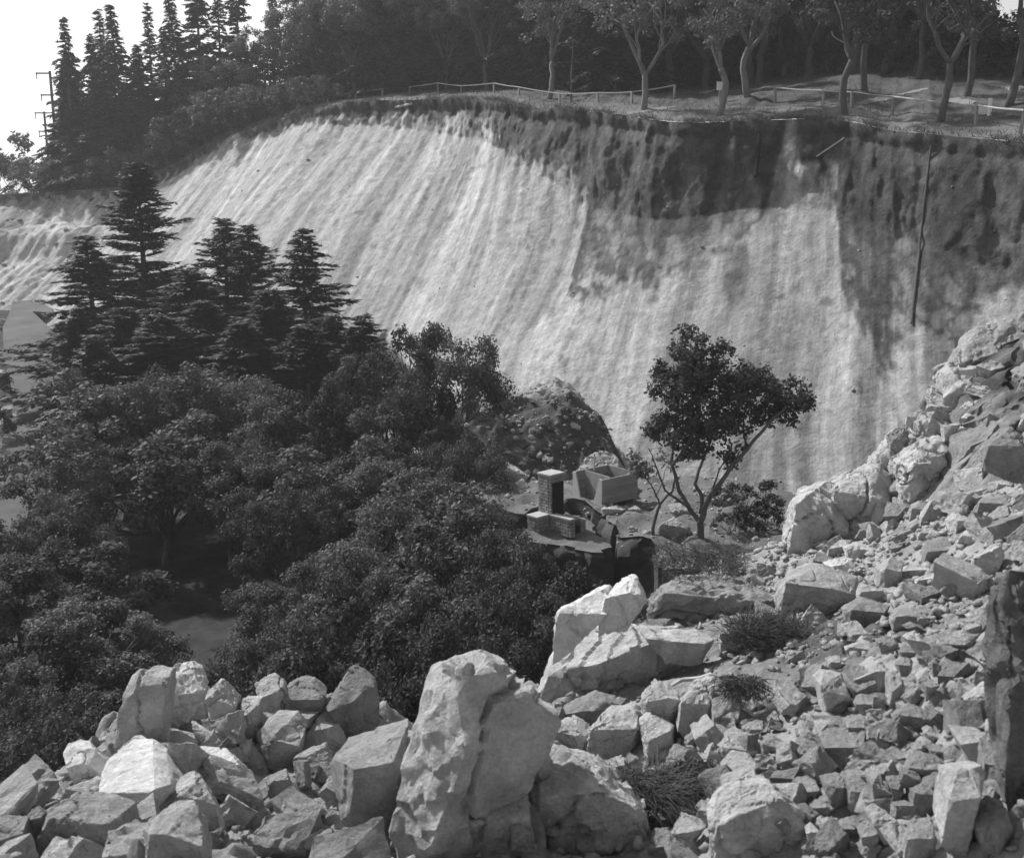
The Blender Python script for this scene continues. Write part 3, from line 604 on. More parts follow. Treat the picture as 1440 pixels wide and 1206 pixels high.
rock(ze([(300, 880), (340, 848), (410, 885), (450, 850), (430, 905), (388, 948)]), 'rock_white', 'small pale stone perched on the large smooth boulder', None, dy=-1.0)
rock(ze([(818, 635), (880, 560), (1050, 505), (1180, 473), (1172, 512), (960, 605), (850, 675)]), 'rock', 'long plank-like rock lying across the right slope', None, Tk=.45, amp=.02)
rock(ze([(1150, 295), (1230, 230), (1290, 148), (1352, 200), (1375, 375), (1290, 365), (1230, 312)]), 'rock_grey', 'dark horned rock at the top of the right slope', None, 'boulder', amp=.03, cat='boulder', Y=17)
rock(ze([(1075, 955), (1120, 840), (1240, 778), (1255, 830), (1150, 985)]), 'rock', 'pale leaning slab below the plank-like rock', None, Tk=.5)
BK = 'big blocks of the broken bank'
for pts, m, lab, Yk in [([(1106, 786), (1116, 735), (1138, 688), (1168, 670), (1190, 690), (1198, 758), (1165, 792), (1120, 792)], 'rock', 'big pale block at the low end of the broken bank', 23.2),
                        ([(1160, 692), (1198, 664), (1240, 650), (1262, 690), (1254, 742), (1205, 756), (1180, 730)], 'rock', 'pale hollowed block second from the low end of the broken bank', 23.5),
                        ([(1232, 668), (1252, 632), (1292, 588), (1304, 618), (1290, 690), (1256, 712)], 'rock', 'cracked block on the crest above the hollowed block', 24.6),
                        ([(1262, 650), (1300, 620), (1338, 612), (1342, 660), (1320, 690), (1272, 706)], 'rock', 'pale jointed block in the middle of the broken bank', 23.2),
                        ([(1286, 606), (1328, 552), (1352, 590), (1336, 640), (1298, 652)], 'rock', 'tall pale face below the crest of the broken bank', 24.6),
                        ([(1316, 570), (1330, 520), (1352, 500), (1384, 522), (1380, 592), (1338, 612)], 'rock', 'upright pale buttress next to the dark earth of the bank', 25.2),
                        ([(1342, 520), (1376, 458), (1412, 466), (1404, 540), (1366, 556)], 'rock_grey', 'dark earthy block crowning the broken bank', 26.2),
                        ([(1390, 500), (1402, 452), (1450, 432), (1470, 520), (1410, 556)], 'rock_grey', 'dark overhanging clod at the top of the broken bank', 26.4),
                        ([(1338, 628), (1372, 562), (1420, 580), (1412, 642), (1362, 656)], 'rock', 'layered block below the dark top of the broken bank', 23.6),
                        ([(1252, 612), (1274, 596), (1278, 622), (1266, 640), (1252, 632)], 'rock_grey', 'grey block near the crest of the broken bank', 24.4)]:
    rock(pts, m, lab, BK, 'boulder', amp=.07, sub=3, Y=Yk, Tk=.75, cat='boulder')
rock(ze([(733, 122), (820, 58), (824, 92), (760, 140)]), 'rock', 'thin plate sticking out of the crest of the broken bank', None, Y=25.2, Tk=.5)
# rocks of the heaps, alike but for their place
HEAP = 'angular rocks of the lower rubble heap'; HL = 'angular grey rock in the heap between rounded boulders and tall slab'
for pts in [[(525, 300), (560, 263), (640, 270), (682, 400), (640, 445), (560, 425)], [(678, 350), (720, 260), (800, 208), (852, 260), (830, 355), (760, 365)], [(848, 262), (890, 258), (912, 330), (902, 425), (850, 415)],
            [(498, 450), (660, 468), (645, 520), (560, 565), (490, 575)], [(428, 600), (470, 568), (560, 580), (592, 700), (480, 715)], [(545, 560), (600, 530), (740, 523), (765, 620), (742, 678), (640, 645)],
            [(655, 490), (720, 453), (792, 520), (770, 575), (680, 535)], [(778, 592), (830, 493), (952, 530), (930, 585)], [(868, 472), (960, 413), (1022, 440), (1002, 515), (890, 515)], [(798, 622), (930, 600), (952, 650), (850, 698)],
            [(918, 722), (990, 623), (1083, 650), (1072, 695), (970, 770)], [(943, 800), (1090, 720), (1112, 730), (1020, 895), (945, 875)], [(553, 740), (640, 718), (668, 830), (640, 865), (570, 805)],
            [(663, 722), (740, 703), (788, 860), (720, 885), (670, 825)], [(758, 722), (800, 708), (868, 830), (840, 870), (790, 835)], [(408, 752), (520, 738), (558, 800), (470, 860), (420, 805)], [(498, 862), (570, 828), (613, 860), (550, 910)],
            [(598, 1000), (650, 930), (722, 908), (702, 985), (640, 1010)], [(718, 972), (760, 923), (818, 950), (802, 1050), (740, 1015)], [(478, 952), (510, 933), (553, 980), (500, 1020)], [(753, 892), (800, 858), (882, 920), (902, 1005), (830, 985)],
            [(918, 1060), (970, 928), (1040, 928), (1058, 1000), (1045, 1085)], [(843, 732), (912, 728), (905, 855), (880, 860)], [(660, 240), (700, 205), (770, 210), (740, 290), (690, 300)], [(1030, 250), (1090, 190), (1125, 215), (1100, 270), (1050, 290)],
            [(880, 240), (940, 205), (970, 240), (910, 285)], [(570, 210), (630, 195), (640, 250), (590, 265)], [(655, 170), (760, 130), (800, 180), (700, 200)], [(690, 410), (740, 370), (830, 390), (720, 455)], [(740, 440), (820, 412), (840, 440), (790, 490)],
            [(280, 590), (350, 555), (390, 580), (300, 635)], [(200, 520), (290, 480), (300, 510), (210, 560)], [(380, 440), (470, 400), (500, 430), (400, 460)], [(310, 480), (350, 440), (370, 480), (330, 520)], [(965, 275), (1010, 250), (1040, 330), (1000, 370)],
            [(970, 195), (1030, 190), (1050, 225), (990, 235)], [(890, 180), (950, 155), (980, 190), (910, 205)], [(920, 120), (960, 80), (1040, 170), (1010, 195)], [(790, 130), (850, 110), (890, 160), (820, 170)], [(675, 110), (720, 85), (760, 100), (690, 130)],
            [(1155, 490), (1190, 455), (1240, 480), (1190, 515)], [(460, 1040), (560, 1020), (580, 1060), (480, 1060)], [(620, 1075), (700, 1040), (760, 1060), (700, 1090)], [(900, 960), (930, 940), (950, 970), (915, 1000)], [(880, 680), (905, 670), (920, 720), (900, 725)],
            [(1000, 520), (1030, 505), (1070, 540), (1020, 590)], [(945, 590), (1000, 575), (1020, 610), (960, 640)], [(1020, 600), (1100, 590), (1110, 620), (1050, 645)]]:
    rock(zd(pts), 'rock_grey' if rnd.random() < .55 else 'rock', HL, HEAP, sub=1, amp=.035)
SLP = 'rocks strewn over the right slope'; SL = 'pale stone strewn over the slope below the broken bank'
for pts in [[(408, 802), (480, 768), (605, 800), (560, 835), (440, 845)], [(490, 670), (560, 653), (612, 700), (560, 745)], [(578, 902), (650, 838), (722, 870), (702, 1005), (590, 1015)], [(748, 652), (780, 570), (862, 528), (852, 572), (770, 656)],
            [(958, 652), (1000, 608), (1062, 630), (1042, 705), (980, 725)], [(1018, 782), (1080, 710), (1153, 668), (1142, 722), (1040, 805)], [(828, 852), (880, 758), (980, 738), (1052, 800), (960, 865), (860, 885)], [(1158, 672), (1270, 568), (1293, 600), (1190, 705)],
            [(1108, 612), (1180, 530), (1280, 513), (1313, 560), (1220, 605)], [(1098, 432), (1110, 338), (1200, 318), (1253, 370), (1200, 415)], [(408, 1142), (520, 1058), (643, 1100), (605, 1210), (440, 1210)], [(658, 1182), (720, 1128), (883, 1118), (883, 1155), (740, 1210)],
            [(478, 1042), (500, 978), (633, 1072)], [(708, 922), (760, 888), (863, 900), (840, 938)], [(788, 972), (880, 928), (893, 962), (830, 995)], [(888, 962), (920, 878), (972, 890), (982, 985)], [(318, 822), (410, 748), (433, 760), (390, 838)],
            [(628, 682), (720, 598), (743, 640), (680, 695)], [(798, 732), (870, 688), (913, 700), (850, 745)], [(640, 470), (720, 448), (733, 490), (650, 505)], [(640, 790), (690, 770), (720, 800), (660, 815)], [(1040, 870), (1090, 830), (1110, 860), (1060, 890)],
            [(870, 900), (905, 860), (920, 890), (880, 925)], [(760, 1010), (820, 1000), (840, 1050), (780, 1050)], [(1200, 1100), (1250, 1050), (1290, 1130), (1230, 1180)], [(1290, 640), (1357, 600), (1370, 680), (1310, 700)], [(1180, 450), (1260, 435), (1290, 465), (1200, 480)],
            [(1300, 500), (1370, 480), (1380, 540), (1320, 550)], [(630, 1010), (700, 1005), (710, 1040), (650, 1050)], [(520, 870), (570, 850), (600, 880), (540, 900)]]:
    rock(ze(pts), 'rock' if rnd.random() < .7 else 'rock_grey', SL, SLP, sub=1, amp=.035)

# stock of loose stones, scattered over the shelf
stock = []
for k in range(20):
    rr = random.Random(900+k); pts = []
    sc = (rr.uniform(.75, 1.25), rr.uniform(.6, 1.0), rr.uniform(.45, .8))
    sk = (rr.uniform(-.3, .3), rr.uniform(-.3, .3))
    for a in (-1, 1):
        for b in (-1, 1):
            for c in (-1, 1):
                j = [rr.uniform(.55, 1.1) for _ in range(3)]; pts.append(Vector((a*j[0]*sc[0]+c*sk[0]*.4, b*j[1]*sc[1]+c*sk[1]*.4, c*j[2]*sc[2]))*.42)
    bm = hull_bm([pts], 3, k); finish_rock(bm, 1.0, k, 4, .055, .008, .13)
    me = bpy.data.meshes.new('stone'); bm.to_mesh(me); bm.free(); smooth(me, 20)
    me.materials.append(M['rock'] if k % 3 else M['rock_grey']); stock.append(me)
def density(x, y):
    if x < -5.5: return 0
    if x > 1.5 and y < 13.5: return 1.0
    if x > 4 and y >= 13.5: return .85
    if x < -1 and 9 < y < 15.5: return .42
    return .28
n = 0; tries = 0; rr = random.Random(41)
while n < 150 and tries < 9000:
    tries += 1; x = rr.uniform(-8.5, 11); y = rr.uniform(8.2, 24)
    if rr.random() > density(x, y) or y > float(edge_y(x))-.3: continue
    h = ground_z(B_rub, x, y)
    if h is None: continue
    right = x > 1.2; s = rr.uniform(.16, .42)*(1+.02*y)*(1 if right else 1.6)
    o = bpy.data.objects.new('loose_stone', rr.choice(stock)); C.objects.link(o); o.location = (x, y, h+s*.12)
    o.scale = (s, s*rr.uniform(.8, 1.2), s*rr.uniform(.8, 1.2)); o.rotation_euler = (rr.uniform(-.6, .6), rr.uniform(-.6, .6), rr.uniform(0, 6.28))
    if x < 1.2: tag(o, 'small loose stone scattered among the big blocks of the left lip', 'stone', 'loose stones among the big left blocks')
    elif y < 13.5: tag(o, 'small loose stone filling gaps in the lower rubble heap', 'stone', 'loose stones in the lower rubble heap')
    else: tag(o, 'small loose stone scattered on the slope above the heap', 'stone', 'loose stones on the right slope')
    n += 1
def scatter(num, x0, x1, y0, y1, smin, smax, label, group, name, lift, seed, flat=1.0, cond=None):
    rr = random.Random(seed); n = 0; t = 0
    while n < num and t < num*30:
        t += 1; x = rr.uniform(x0, x1); y = rr.uniform(y0, y1)
        if y > float(edge_y(x))-.2 or (cond and not cond(x, y)): continue
        h = ground_z(B_rub, x, y); s = smin+(smax-smin)*rr.random()**1.6
        o = bpy.data.objects.new(name, rr.choice(stock)); C.objects.link(o); o.location = (x, y, h+s*.15+lift*rr.random())
        o.scale = (s*rr.uniform(.85, 1.25), s*rr.uniform(.75, 1.1), s*rr.uniform(.75, 1.2)*flat); o.rotation_euler = (rr.uniform(-.8, .8), rr.uniform(-.8, .8), rr.uniform(0, 6.28)); tag(o, label, 'rock', group); n += 1
scatter(95, 1.9, 6.0, 8.3, 12.6, .24, .58, 'mid-sized angular rock packed into the lower rubble heap', 'packed rocks of the lower rubble heap', 'heap_rock', .16, 61)
scatter(42, -5.5, 0.6, 9.0, 15.2, .4, .95, 'broken block packed between the boulders of the left lip', 'packed blocks of the left lip', 'broken_block', .1, 62, .8)
scatter(50, 4.5, 12, 13.5, 24, .3, .9, 'angular block lodged on the right slope under the broken bank', 'blocks lodged on the right slope', 'slope_block', .08, 63, .8)
rr = random.Random(71); n = 0
while n < 34:
    px = rr.uniform(1130, 1500); py = rr.uniform(430, 760); h = hit(px, py, B_bank)
    if h is None: n += .1; continue
    s = rr.uniform(.25, .8); o = bpy.data.objects.new('bank_block', rr.choice(stock)); C.objects.link(o); o.location = h+Vector((0, s*.12, -.05)); o.scale = (s*rr.uniform(.8, 1.2), s, s*rr.uniform(.9, 1.5)); o.rotation_euler = (rr.uniform(-.4, .4), rr.uniform(-.4, .4), rr.uniform(0, 6.28))
    tag(o, 'jointed block of rock sticking out of the broken bank', 'rock', 'blocks in the broken bank'); n += 1
for x, y, s in [(P(a, b, yy).x, yy, sz) for a, b, yy, sz in ((84, 470, 74, 1.1), (88, 500, 70, .9), (2, 520, 68, 1.3), (8, 560, 60, 1.2), (12, 600, 54, 1.0), (6, 480, 74, 1.2), (92, 440, 82, 1.6), (80, 425, 86, 1.4), (8, 440, 84, 1.5), (100, 455, 80, 1.3), (-4, 640, 50, 1.0), (4, 580, 57, .8), (60, 415, 90, 1.6), (30, 412, 91, 1.5), (120, 450, 80, 1.5))]:
    o = bpy.data.objects.new('road_block', rr.choice(stock)); C.objects.link(o); o.location = (x, y, float(valley_h(x, y))+s*.2); o.scale = (s*1.2, s, s*.9); o.rotation_euler = (rr.uniform(-.4, .4), rr.uniform(-.4, .4), rr.uniform(0, 6.28))
    tag(o, 'pale block of broken ground at the edge of the cracked road', 'rock', 'blocks beside the cracked road')
# gravel: too small and too many to count
rr = np.random.RandomState(5); Vg = []; Fg = []
protos = []
for k in range(6):
    d = rr.randn(8, 3); d /= np.linalg.norm(d, axis=1)[:, None]; bm = bmesh.new()
    for p in d*np.array([.6, .5, .4]): bm.verts.new(p)
    r = bmesh.ops.convex_hull(bm, input=bm.verts); bmesh.ops.triangulate(bm, faces=bm.faces); bm.verts.index_update()
    protos.append((np.array([v.co[:] for v in bm.verts]), np.array([[v.index for v in f.verts] for f in bm.faces]))); bm.free()
cnt = 0; off = 0; xs = rr.uniform(-9, 12, 26000); ys = 7.6+rr.rand(26000)**.8*18; pn = fb2(xs, ys, .55, 3, 8)
for x, y, pz in zip(xs, ys, pn):
    if rr.rand() > density(x, y)*(1.1+pz*1.6) or y > float(edge_y(x))-.1: continue
    h = ground_z(B_rub, x, y)
    if h is None: continue
    v, f = protos[rr.randint(6)]; s = rr.uniform(.035, .13)*(1+.03*y)*(.6+.8*rr.rand()**2); a = rr.rand()*6.28; ca_, sa_ = math.cos(a), math.sin(a)
    vv_ = v*s; vv_ = np.stack([vv_[:, 0]*ca_-vv_[:, 1]*sa_, vv_[:, 0]*sa_+vv_[:, 1]*ca_, vv_[:, 2]], 1)+np.array([x, y, h+s*.15])
    Vg.append(vv_); Fg.append(f+off); off += len(v); cnt += 1
    if cnt > 8000: break
for B_, z_, num in ((B_br, ZB, 900), (B_heap, ZB, 1100)):
    for k in range(num):
        x = rr.uniform(P(650, 700, 38).x, P(1110, 700, 34).x) if B_ is B_br else rr.uniform(P(640, 650, 42).x, P(890, 650, 42).x); y = rr.uniform(29, 40) if B_ is B_br else rr.uniform(37, 46); h = ground_z(B_, x, y)
        if h is None: continue
        v, f = protos[rr.randint(6)]; s = rr.uniform(.05, .22)*(.5+rr.rand()**2); Vg.append(v*s+np.array([x, y, h+s*.1])); Fg.append(f+off); off += len(v)
Vs = []; Fs = []; offs = 0
for k in range(1500):
    iu = rr.randint(20, NU-5); iv = int(NV*(.12+.85*rr.rand())); c = Vc[iu, iv]; left = upx[iu] < 240
    if not left and rr.rand() > .10+.6*max(0, _T[iu % 64, iv % 64, 3]-.4)*(1+iv/NV): continue
    v, f = protos[rr.randint(6)]; s = rr.uniform(.08, .30)*(.4+rr.rand()**3*1.3)*(1.6 if left else .8); Vs.append(v*s+c); Fs.append(f+offs); offs += len(v)
tag(link('scree_stones', mesh_np('scree_stones', np.concatenate(Vs), np.concatenate(Fs)), M['rock_grey']), 'small stones caught on the scree of the cliff', 'stones', kind='stuff')
me = mesh_np('gravel', np.concatenate(Vg), np.concatenate(Fg))
tag(link('gravel', me, M['rock']), 'small broken gravel between the rocks of the slide', 'gravel', kind='stuff')

# ------------------------------------------------------------------ trees
def quads_from(cent, ax, bx):
    """leaf quads: centre, half-length vector, half-width vector (N,3 each)"""
    v = np.stack([cent-ax, cent+bx*1.0-ax*.1, cent+ax, cent-bx*1.0-ax*.1], 1).reshape(-1, 3)
    return v, np.arange(len(v)).reshape(-1, 4)
def leaf_cloud(centres, radii, per, size, seed, flat=.85):
    r = np.random.RandomState(seed); cs = []; out = []
    for c, R in zip(centres, radii):
        n = int(per*(R/.5)**2); d = r.randn(n, 3); d /= np.linalg.norm(d, axis=1)[:, None]
        rad = R*r.rand(n)**.42*(1+.22*r.randn(n)*.5); cs.append(np.asarray(c)+d*rad[:, None]*np.array([1, 1, flat])); out.append(d)
    cs = np.concatenate(cs); out = np.concatenate(out); n = len(cs)
    nrm = out*.7+r.randn(n, 3)*.55+np.array([0, 0, .45]); nrm /= np.linalg.norm(nrm, axis=1)[:, None]
    t = np.cross(nrm, r.randn(n, 3)); t /= np.linalg.norm(t, axis=1)[:, None]; b = np.cross(nrm, t); s = size*(.55+.9*r.rand(n))[:, None]
    return quads_from(cs, t*s, b*s*.55)
def crown_mesh(name, *a, **k):
    v, f = leaf_cloud(*a, **k); return mesh_np(name, v, f)
def limb(V, F, a, b, r0, r1, rr, bend=.12, n=5, sides=6):
    a = Vector(a); b = Vector(b); L = (b-a).length; pts = []
    off = Vector((rr.uniform(-1, 1), rr.uniform(-1, 1), rr.uniform(-.3, .8)))*L*bend
    for i in range(n+1):
        t = i/n; pts.append(a.lerp(b, t)+off*math.sin(math.pi*t)+Vector((rr.uniform(-1, 1), rr.uniform(-1, 1), 0))*L*.02)
    tube(V, F, pts, [r0+(r1-r0)*i/n for i in range(n+1)], sides); return pts
def oak_proto(seed, H=6.0, rx=2.5, rz=1.9, cz=3.9, lobes=12, per=200, size=.068, trunkh=1.4, leafless_low=0.0, clumps=9, tr=.16):
    rr = random.Random(seed); V = []; F = []; cen = []; rad = []; lob = []
    for i in range(lobes):
        a = 2.4*i+rr.uniform(-.4, .4); zz = 1-1.55*(i+.5)/lobes; q = math.sqrt(max(0, 1-zz*zz)); k = rr.uniform(.5, 1.08)
        lob.append(Vector((math.cos(a)*q*rx*k, math.sin(a)*q*rx*k, cz+zz*rz*k)))
    for c in lob:
        R = rr.uniform(.5, 1.25)*rx/2.5
        for j in range(clumps):
            d = Vector((rr.gauss(0, 1), rr.gauss(0, 1), rr.gauss(.45, .8))).normalized(); out = (c-Vector((0, 0, cz-.8))).normalized()
            d = (d+out*.6).normalized(); cen.append(c+d*R*rr.uniform(.55, 1.0)); rad.append(rr.uniform(.28, .5)*rx/2.5)
    p = limb(V, F, (0, 0, -.4), (rr.uniform(-.25, .25), rr.uniform(-.25, .25), trunkh), tr*1.15, tr*.8, rr, .06, 5, 8); top = p[-1]
    for c in lob:
        m = top.lerp(c, .5)+Vector((rr.uniform(-.3, .3), rr.uniform(-.3, .3), -.1)); limb(V, F, top-Vector((0, 0, rr.uniform(0, .4))), m, tr*.55, tr*.32, rr, .1, 4); limb(V, F, m, c, tr*.32, tr*.14, rr, .1, 4)
        for j in range(2):
            e = c+Vector((rr.uniform(-.7, .7), rr.uniform(-.7, .7), rr.uniform(-.2, .6))); limb(V, F, m.lerp(c, .6), e, tr*.18, tr*.07, rr, .1, 3, 4)
    tm = mesh_py('trunk', V, F); smooth(tm)
    return tm, crown_mesh('crown', cen, rad, per, size, seed)
def conifer_proto(seed, H=14.0, R=3.4, step=.36, low=.06, power=.85, droop=.18, dens=1.0, ns=1.0):
    rr = random.Random(seed); V = []; F = []; cs = []; ax = []; bx = []; r = np.random.RandomState(seed)
    lean = (rr.uniform(-.2, .2), rr.uniform(-.2, .2))
    def ctr(z): return Vector((lean[0]*(z/H)**2, lean[1]*(z/H)**2, z))
    tube(V, F, [ctr(H*t)-Vector((0, 0, .4 if t == 0 else 0)) for t in (0, .15, .35, .6, .8, .93, 1)], [.2*H/14*q for q in (1.1, .95, .75, .5, .26, .1, .02)], 7)
    zc_ = low*H; az = 0.0; gapz = rr.uniform(.3, .7)*H; gapa = rr.uniform(0, 6.28)
    while zc_ < H*.985:
        t = zc_/H; nb = 1
        prof = (1-t)**power
        for k in range(nb):
            if rr.random() > dens: continue
            az += 2.4; a = az+rr.uniform(-.5, .5); L = R*prof*(rr.uniform(.35, 1.0) if rr.random() < .7 else rr.uniform(.9, 1.35))+.16; z0 = min(H*.985, zc_)
            if abs(zc_-gapz) < .07*H and math.cos(a-gapa) > .2: continue
            up = .34*t+rr.uniform(-.14, .30); pts = []; n = 6; wig = rr.uniform(-.25, .25); dr = droop*rr.uniform(.2, 1.9)
            for i in range(n+1):
                s = i/n; q_ = L*s; aa = a+wig*s*s; pts.append(ctr(z0)+Vector((math.cos(aa)*q_, math.sin(aa)*q_, q_*up-dr*L*s*s*1.2+.10*L*max(0, s-.7))))
            tube(V, F, pts, [max(.007, .022*H/14*(1-i/n)*(L/2+.3)) for i in range(n+1)], 3)
            m = max(4, int(L/.085))
            for j in range(m):
                s = .10+.90*(j+rr.random())/m; i = min(int(s*n), n-1); p = pts[i].lerp(pts[i+1], s*n-i); dirb = (pts[i+1]-pts[i]).normalized()
                for sd in (-1, 1):
                    side = Vector((-math.sin(a), math.cos(a), 0))*sd; tl = (.22+.30*L*(1-s)*.7)*rr.uniform(.6, 1.3)
                    td = (dirb*.75+side*rr.uniform(.4, 1.0)+Vector((0, 0, rr.uniform(-.45, .12)))).normalized(); w_ = td.cross(Vector((0, 0, 1)))
                    if w_.length < 1e-3: continue
                    w_.normalize(); nseg = max(2, int(tl/.085))
                    for g in range(nseg):
                        q = p+td*tl*(g+.5)/nseg+Vector((rr.uniform(-.05, .05), rr.uniform(-.05, .05), rr.uniform(-.07, .05)))
                        d2 = (td+w_*rr.uniform(-.9, .9)+Vector((0, 0, rr.uniform(-.4, .35)))).normalized(); wv = d2.cross(Vector((rr.uniform(-.7, .7), rr.uniform(-.7, .7), 1))).normalized()
                        cs.append(q[:]); ax.append((d2*rr.uniform(.10, .21)*ns)[:]); bx.append((wv*rr.uniform(.03, .065)*ns)[:])
        zc_ += step/7.8*rr.uniform(.4, 1.6)*(1 if t < .7 else .85)
    tm = mesh_py('trunk', V, F); smooth(tm); v, f = quads_from(np.array(cs), np.array(ax), np.array(bx))
    return tm, mesh_np('crown', v, f)
def plant_tree(name, proto, loc, H, H0, label, cat, group, bark, leaf, wide=1.0, rz=None, tilt=(0, 0)):
    tm, cm = proto; o = empty(name, loc, rnd.uniform(0, 6.28) if rz is None else rz); s = H/H0; o.scale = (s*wide, s*wide, s); o.rotation_euler.x = tilt[0]; o.rotation_euler.y = tilt[1]
    a = link('trunk', tm, None, o); b = link('crown', cm, None, o)
    for ob, m in ((a, bark), (b, leaf)):
        if not ob.data.materials: ob.data.materials.append(m)
        ob.material_slots[0].link = 'OBJECT'; ob.material_slots[0].material = m
    return tag(o, label, cat, group)
oaks = [oak_proto(s, lobes=l, rx=r, rz=z_, cz=c, size=(.06, .075, .09, .065, .1)[s-1], per=(220, 170, 130, 200, 110)[s-1]) for s, l, r, z_, c in ((1, 16, 2.6, 2.2, 3.5), (2, 17, 2.8, 2.1, 3.5), (3, 15, 2.4, 2.3, 3.4), (4, 16, 2.7, 2.0, 3.7), (5, 16, 2.9, 2.2, 3.4))]
cons = [conifer_proto(11, step=.40, power=.75, ns=1.15), conifer_proto(12, R=4.1, droop=.24, step=.42, power=.85, ns=1.15), conifer_proto(13, R=3.3, power=.7, droop=.10, step=.38, ns=1.1), conifer_proto(14, R=3.7, power=.9, droop=.30, step=.40, ns=1.15, dens=.88)]
spires = [conifer_proto(21, R=3.9, step=.5, power=1.2, droop=.3, low=.04, ns=1.25), conifer_proto(22, R=3.2, step=.55, power=1.4, droop=.22, low=.03, ns=1.25, dens=.85), conifer_proto(23, R=4.4, step=.5, power=1.1, droop=.34, low=.05, ns=1.3)]

def base_at(px, py_any, Y, b=B_val, default=-13.6):
    x = P(px, py_any, Y).x; zz = ground_z(b, x, Y, default); return Vector((x, Y, zz))
OAKS = [(640, 472, 44, 112, 'd'), (560, 490, 45.5, 130, 'd'), (495, 505, 46.5, 120, 'n'), (275, 516, 45, 190, 'n'), (185, 546, 43, 190, 'n'), (140, 572, 42.5, 120, 'd'), (350, 556, 43, 150, 'n'), (430, 552, 44, 150, 'd'),
        (142, 636, 38, 170, 'n'), (235, 610, 38.5, 190, 'n'), (330, 628, 38, 150, 'n'), (560, 590, 41, 150, 'd'), (628, 596, 41, 100, 'd'), (648, 615, 38.5, 90, 'd'), (450, 640, 37, 170, 'n'), (530, 655, 36, 160, 'n'),
        (62, 715, 32, 150, 'n'), (125, 720, 33, 130, 'd'), (420, 690, 33, 130, 'd'), (610, 690, 33, 170, 'n'), (670, 716, 31.5, 130, 'd'), (540, 735, 29.5, 170, 'n'), (640, 722, 28.5, 200, 'n'), (715, 752, 28, 130, 'n'), (775, 800, 26.5, 120, 'd'),
        (430, 795, 27.5, 160, 'n'), (480, 800, 26.5, 170, 'n'), (580, 815, 25, 190, 'n'), (690, 815, 25, 170, 'd'), (70, 780, 29, 190, 'd'), (10, 800, 28, 160, 'n'), (110, 870, 25.5, 180, 'n'), (30, 900, 24, 180, 'd'), (20, 1000, 19.5, 170, 'd'), (25, 1085, 16.6, 140, 'd'), (-30, 1060, 17.5, 150, 'd'), (75, 1045, 17.2, 110, 'd'), (100, 970, 21, 150, 'd'),
        (410, 870, 22.5, 170, 'n'), (500, 885, 21.5, 180, 'd'), (620, 885, 21.5, 170, 'd'), (710, 880, 22, 150, 'd'), (400, 935, 20, 130, 'd'), (560, 930, 20, 150, 'd'), (150, 1000, 19, 90, 'd'), (800, 850, 23.5, 110, 'd'), (-40, 940, 22, 150, 'n')]
OL = {'n': 'leafy grey-green oak crowded into the thicket on the slumped valley floor', 'd': 'dark leafy oak crowded into the thicket on the slumped valley floor'}
for i, (px, pt, Yt, wpx, kd) in enumerate(OAKS):
    b = base_at(px, 800, Yt); top = P(px, pt, Yt).z; H = max(2.6, top-b.z); wide = (wpx*mpp(Yt)*1.25/5.6)/(H/6.0)
    lab = OL[kd]; grp = 'oaks of the valley thicket, '+('lighter ones' if kd == 'n' else 'darker ones')
    ar = ('beside the broken road' if px < 100 and pt < 700 else 'in front of the cedar stand' if pt < 560 and px < 460 else 'beside the scree foot' if px > 470 and pt < 600 else 'below the brick barbecue' if px > 600 and pt < 800 else
          'hard against the foreground blocks' if pt > 845 else 'round the bare patch of ground' if px < 400 else 'in the middle of the thicket')
    lab = ('lighter leafy oak ' if kd == 'n' else 'dark leafy oak ')+ar; grp = ('lighter' if kd == 'n' else 'dark')+' oaks '+ar
    if i == 0: lab, grp = 'dark round-crowned oak at the right end of thicket, against pale scree', None
    plant_tree('oak_tree', oaks[i % 5], b, H, 6.0, lab, 'tree', grp, M['bark'], M['leaf'] if kd == 'n' else M['leaf_dark'], min(max(wide, .75), 1.5))
CONS = [(225, 226, 66, 0, 1.0, 'tall cedar rising above its neighbours in front of the pale bank'), (152, 328, 61, 1, .95, 'broad cedar leaning toward the broken road'), (335, 303, 65, 2, .8, 'narrow cedar, one of a close pair in the stand'),
        (368, 312, 63, 0, .75, 'second narrow cedar of the close pair in the stand'), (440, 318, 61, 1, .85, 'cedar on the scree side of the stand with upswept top'), (517, 440, 56, 2, .8, 'small young cedar apart from the stand, against the scree'),
        (285, 375, 60, 2, 1.1, None), (300, 420, 56, 1, 1.1, None), (395, 405, 56, 0, 1.0, None), (190, 430, 55, 2, 1.0, None), (130, 430, 57, 0, .7, None), (475, 440, 57, 2, .8, None), (240, 440, 53, 0, 1.1, None), (350, 450, 53, 1, 1.1, None), (112, 520, 50, 2, .45, None), (440, 455, 52, 2, .9, None), (150, 470, 51, 1, .9, None)]
for px, pt, Yt, k, wd, lab in CONS:
    b = base_at(px, 700, Yt); zt = P(px, pt, Yt).z
    plant_tree('cedar_tree', cons[(k+(px % 2)*2) % 4], b, zt-b.z, 14.0, lab or 'dark cedar packed into the stand behind the oak thicket', 'tree', None if lab else 'cedars packed in the stand', M['bark'], M['needle'], wd*14/max(9.5, zt-b.z)*1.5)
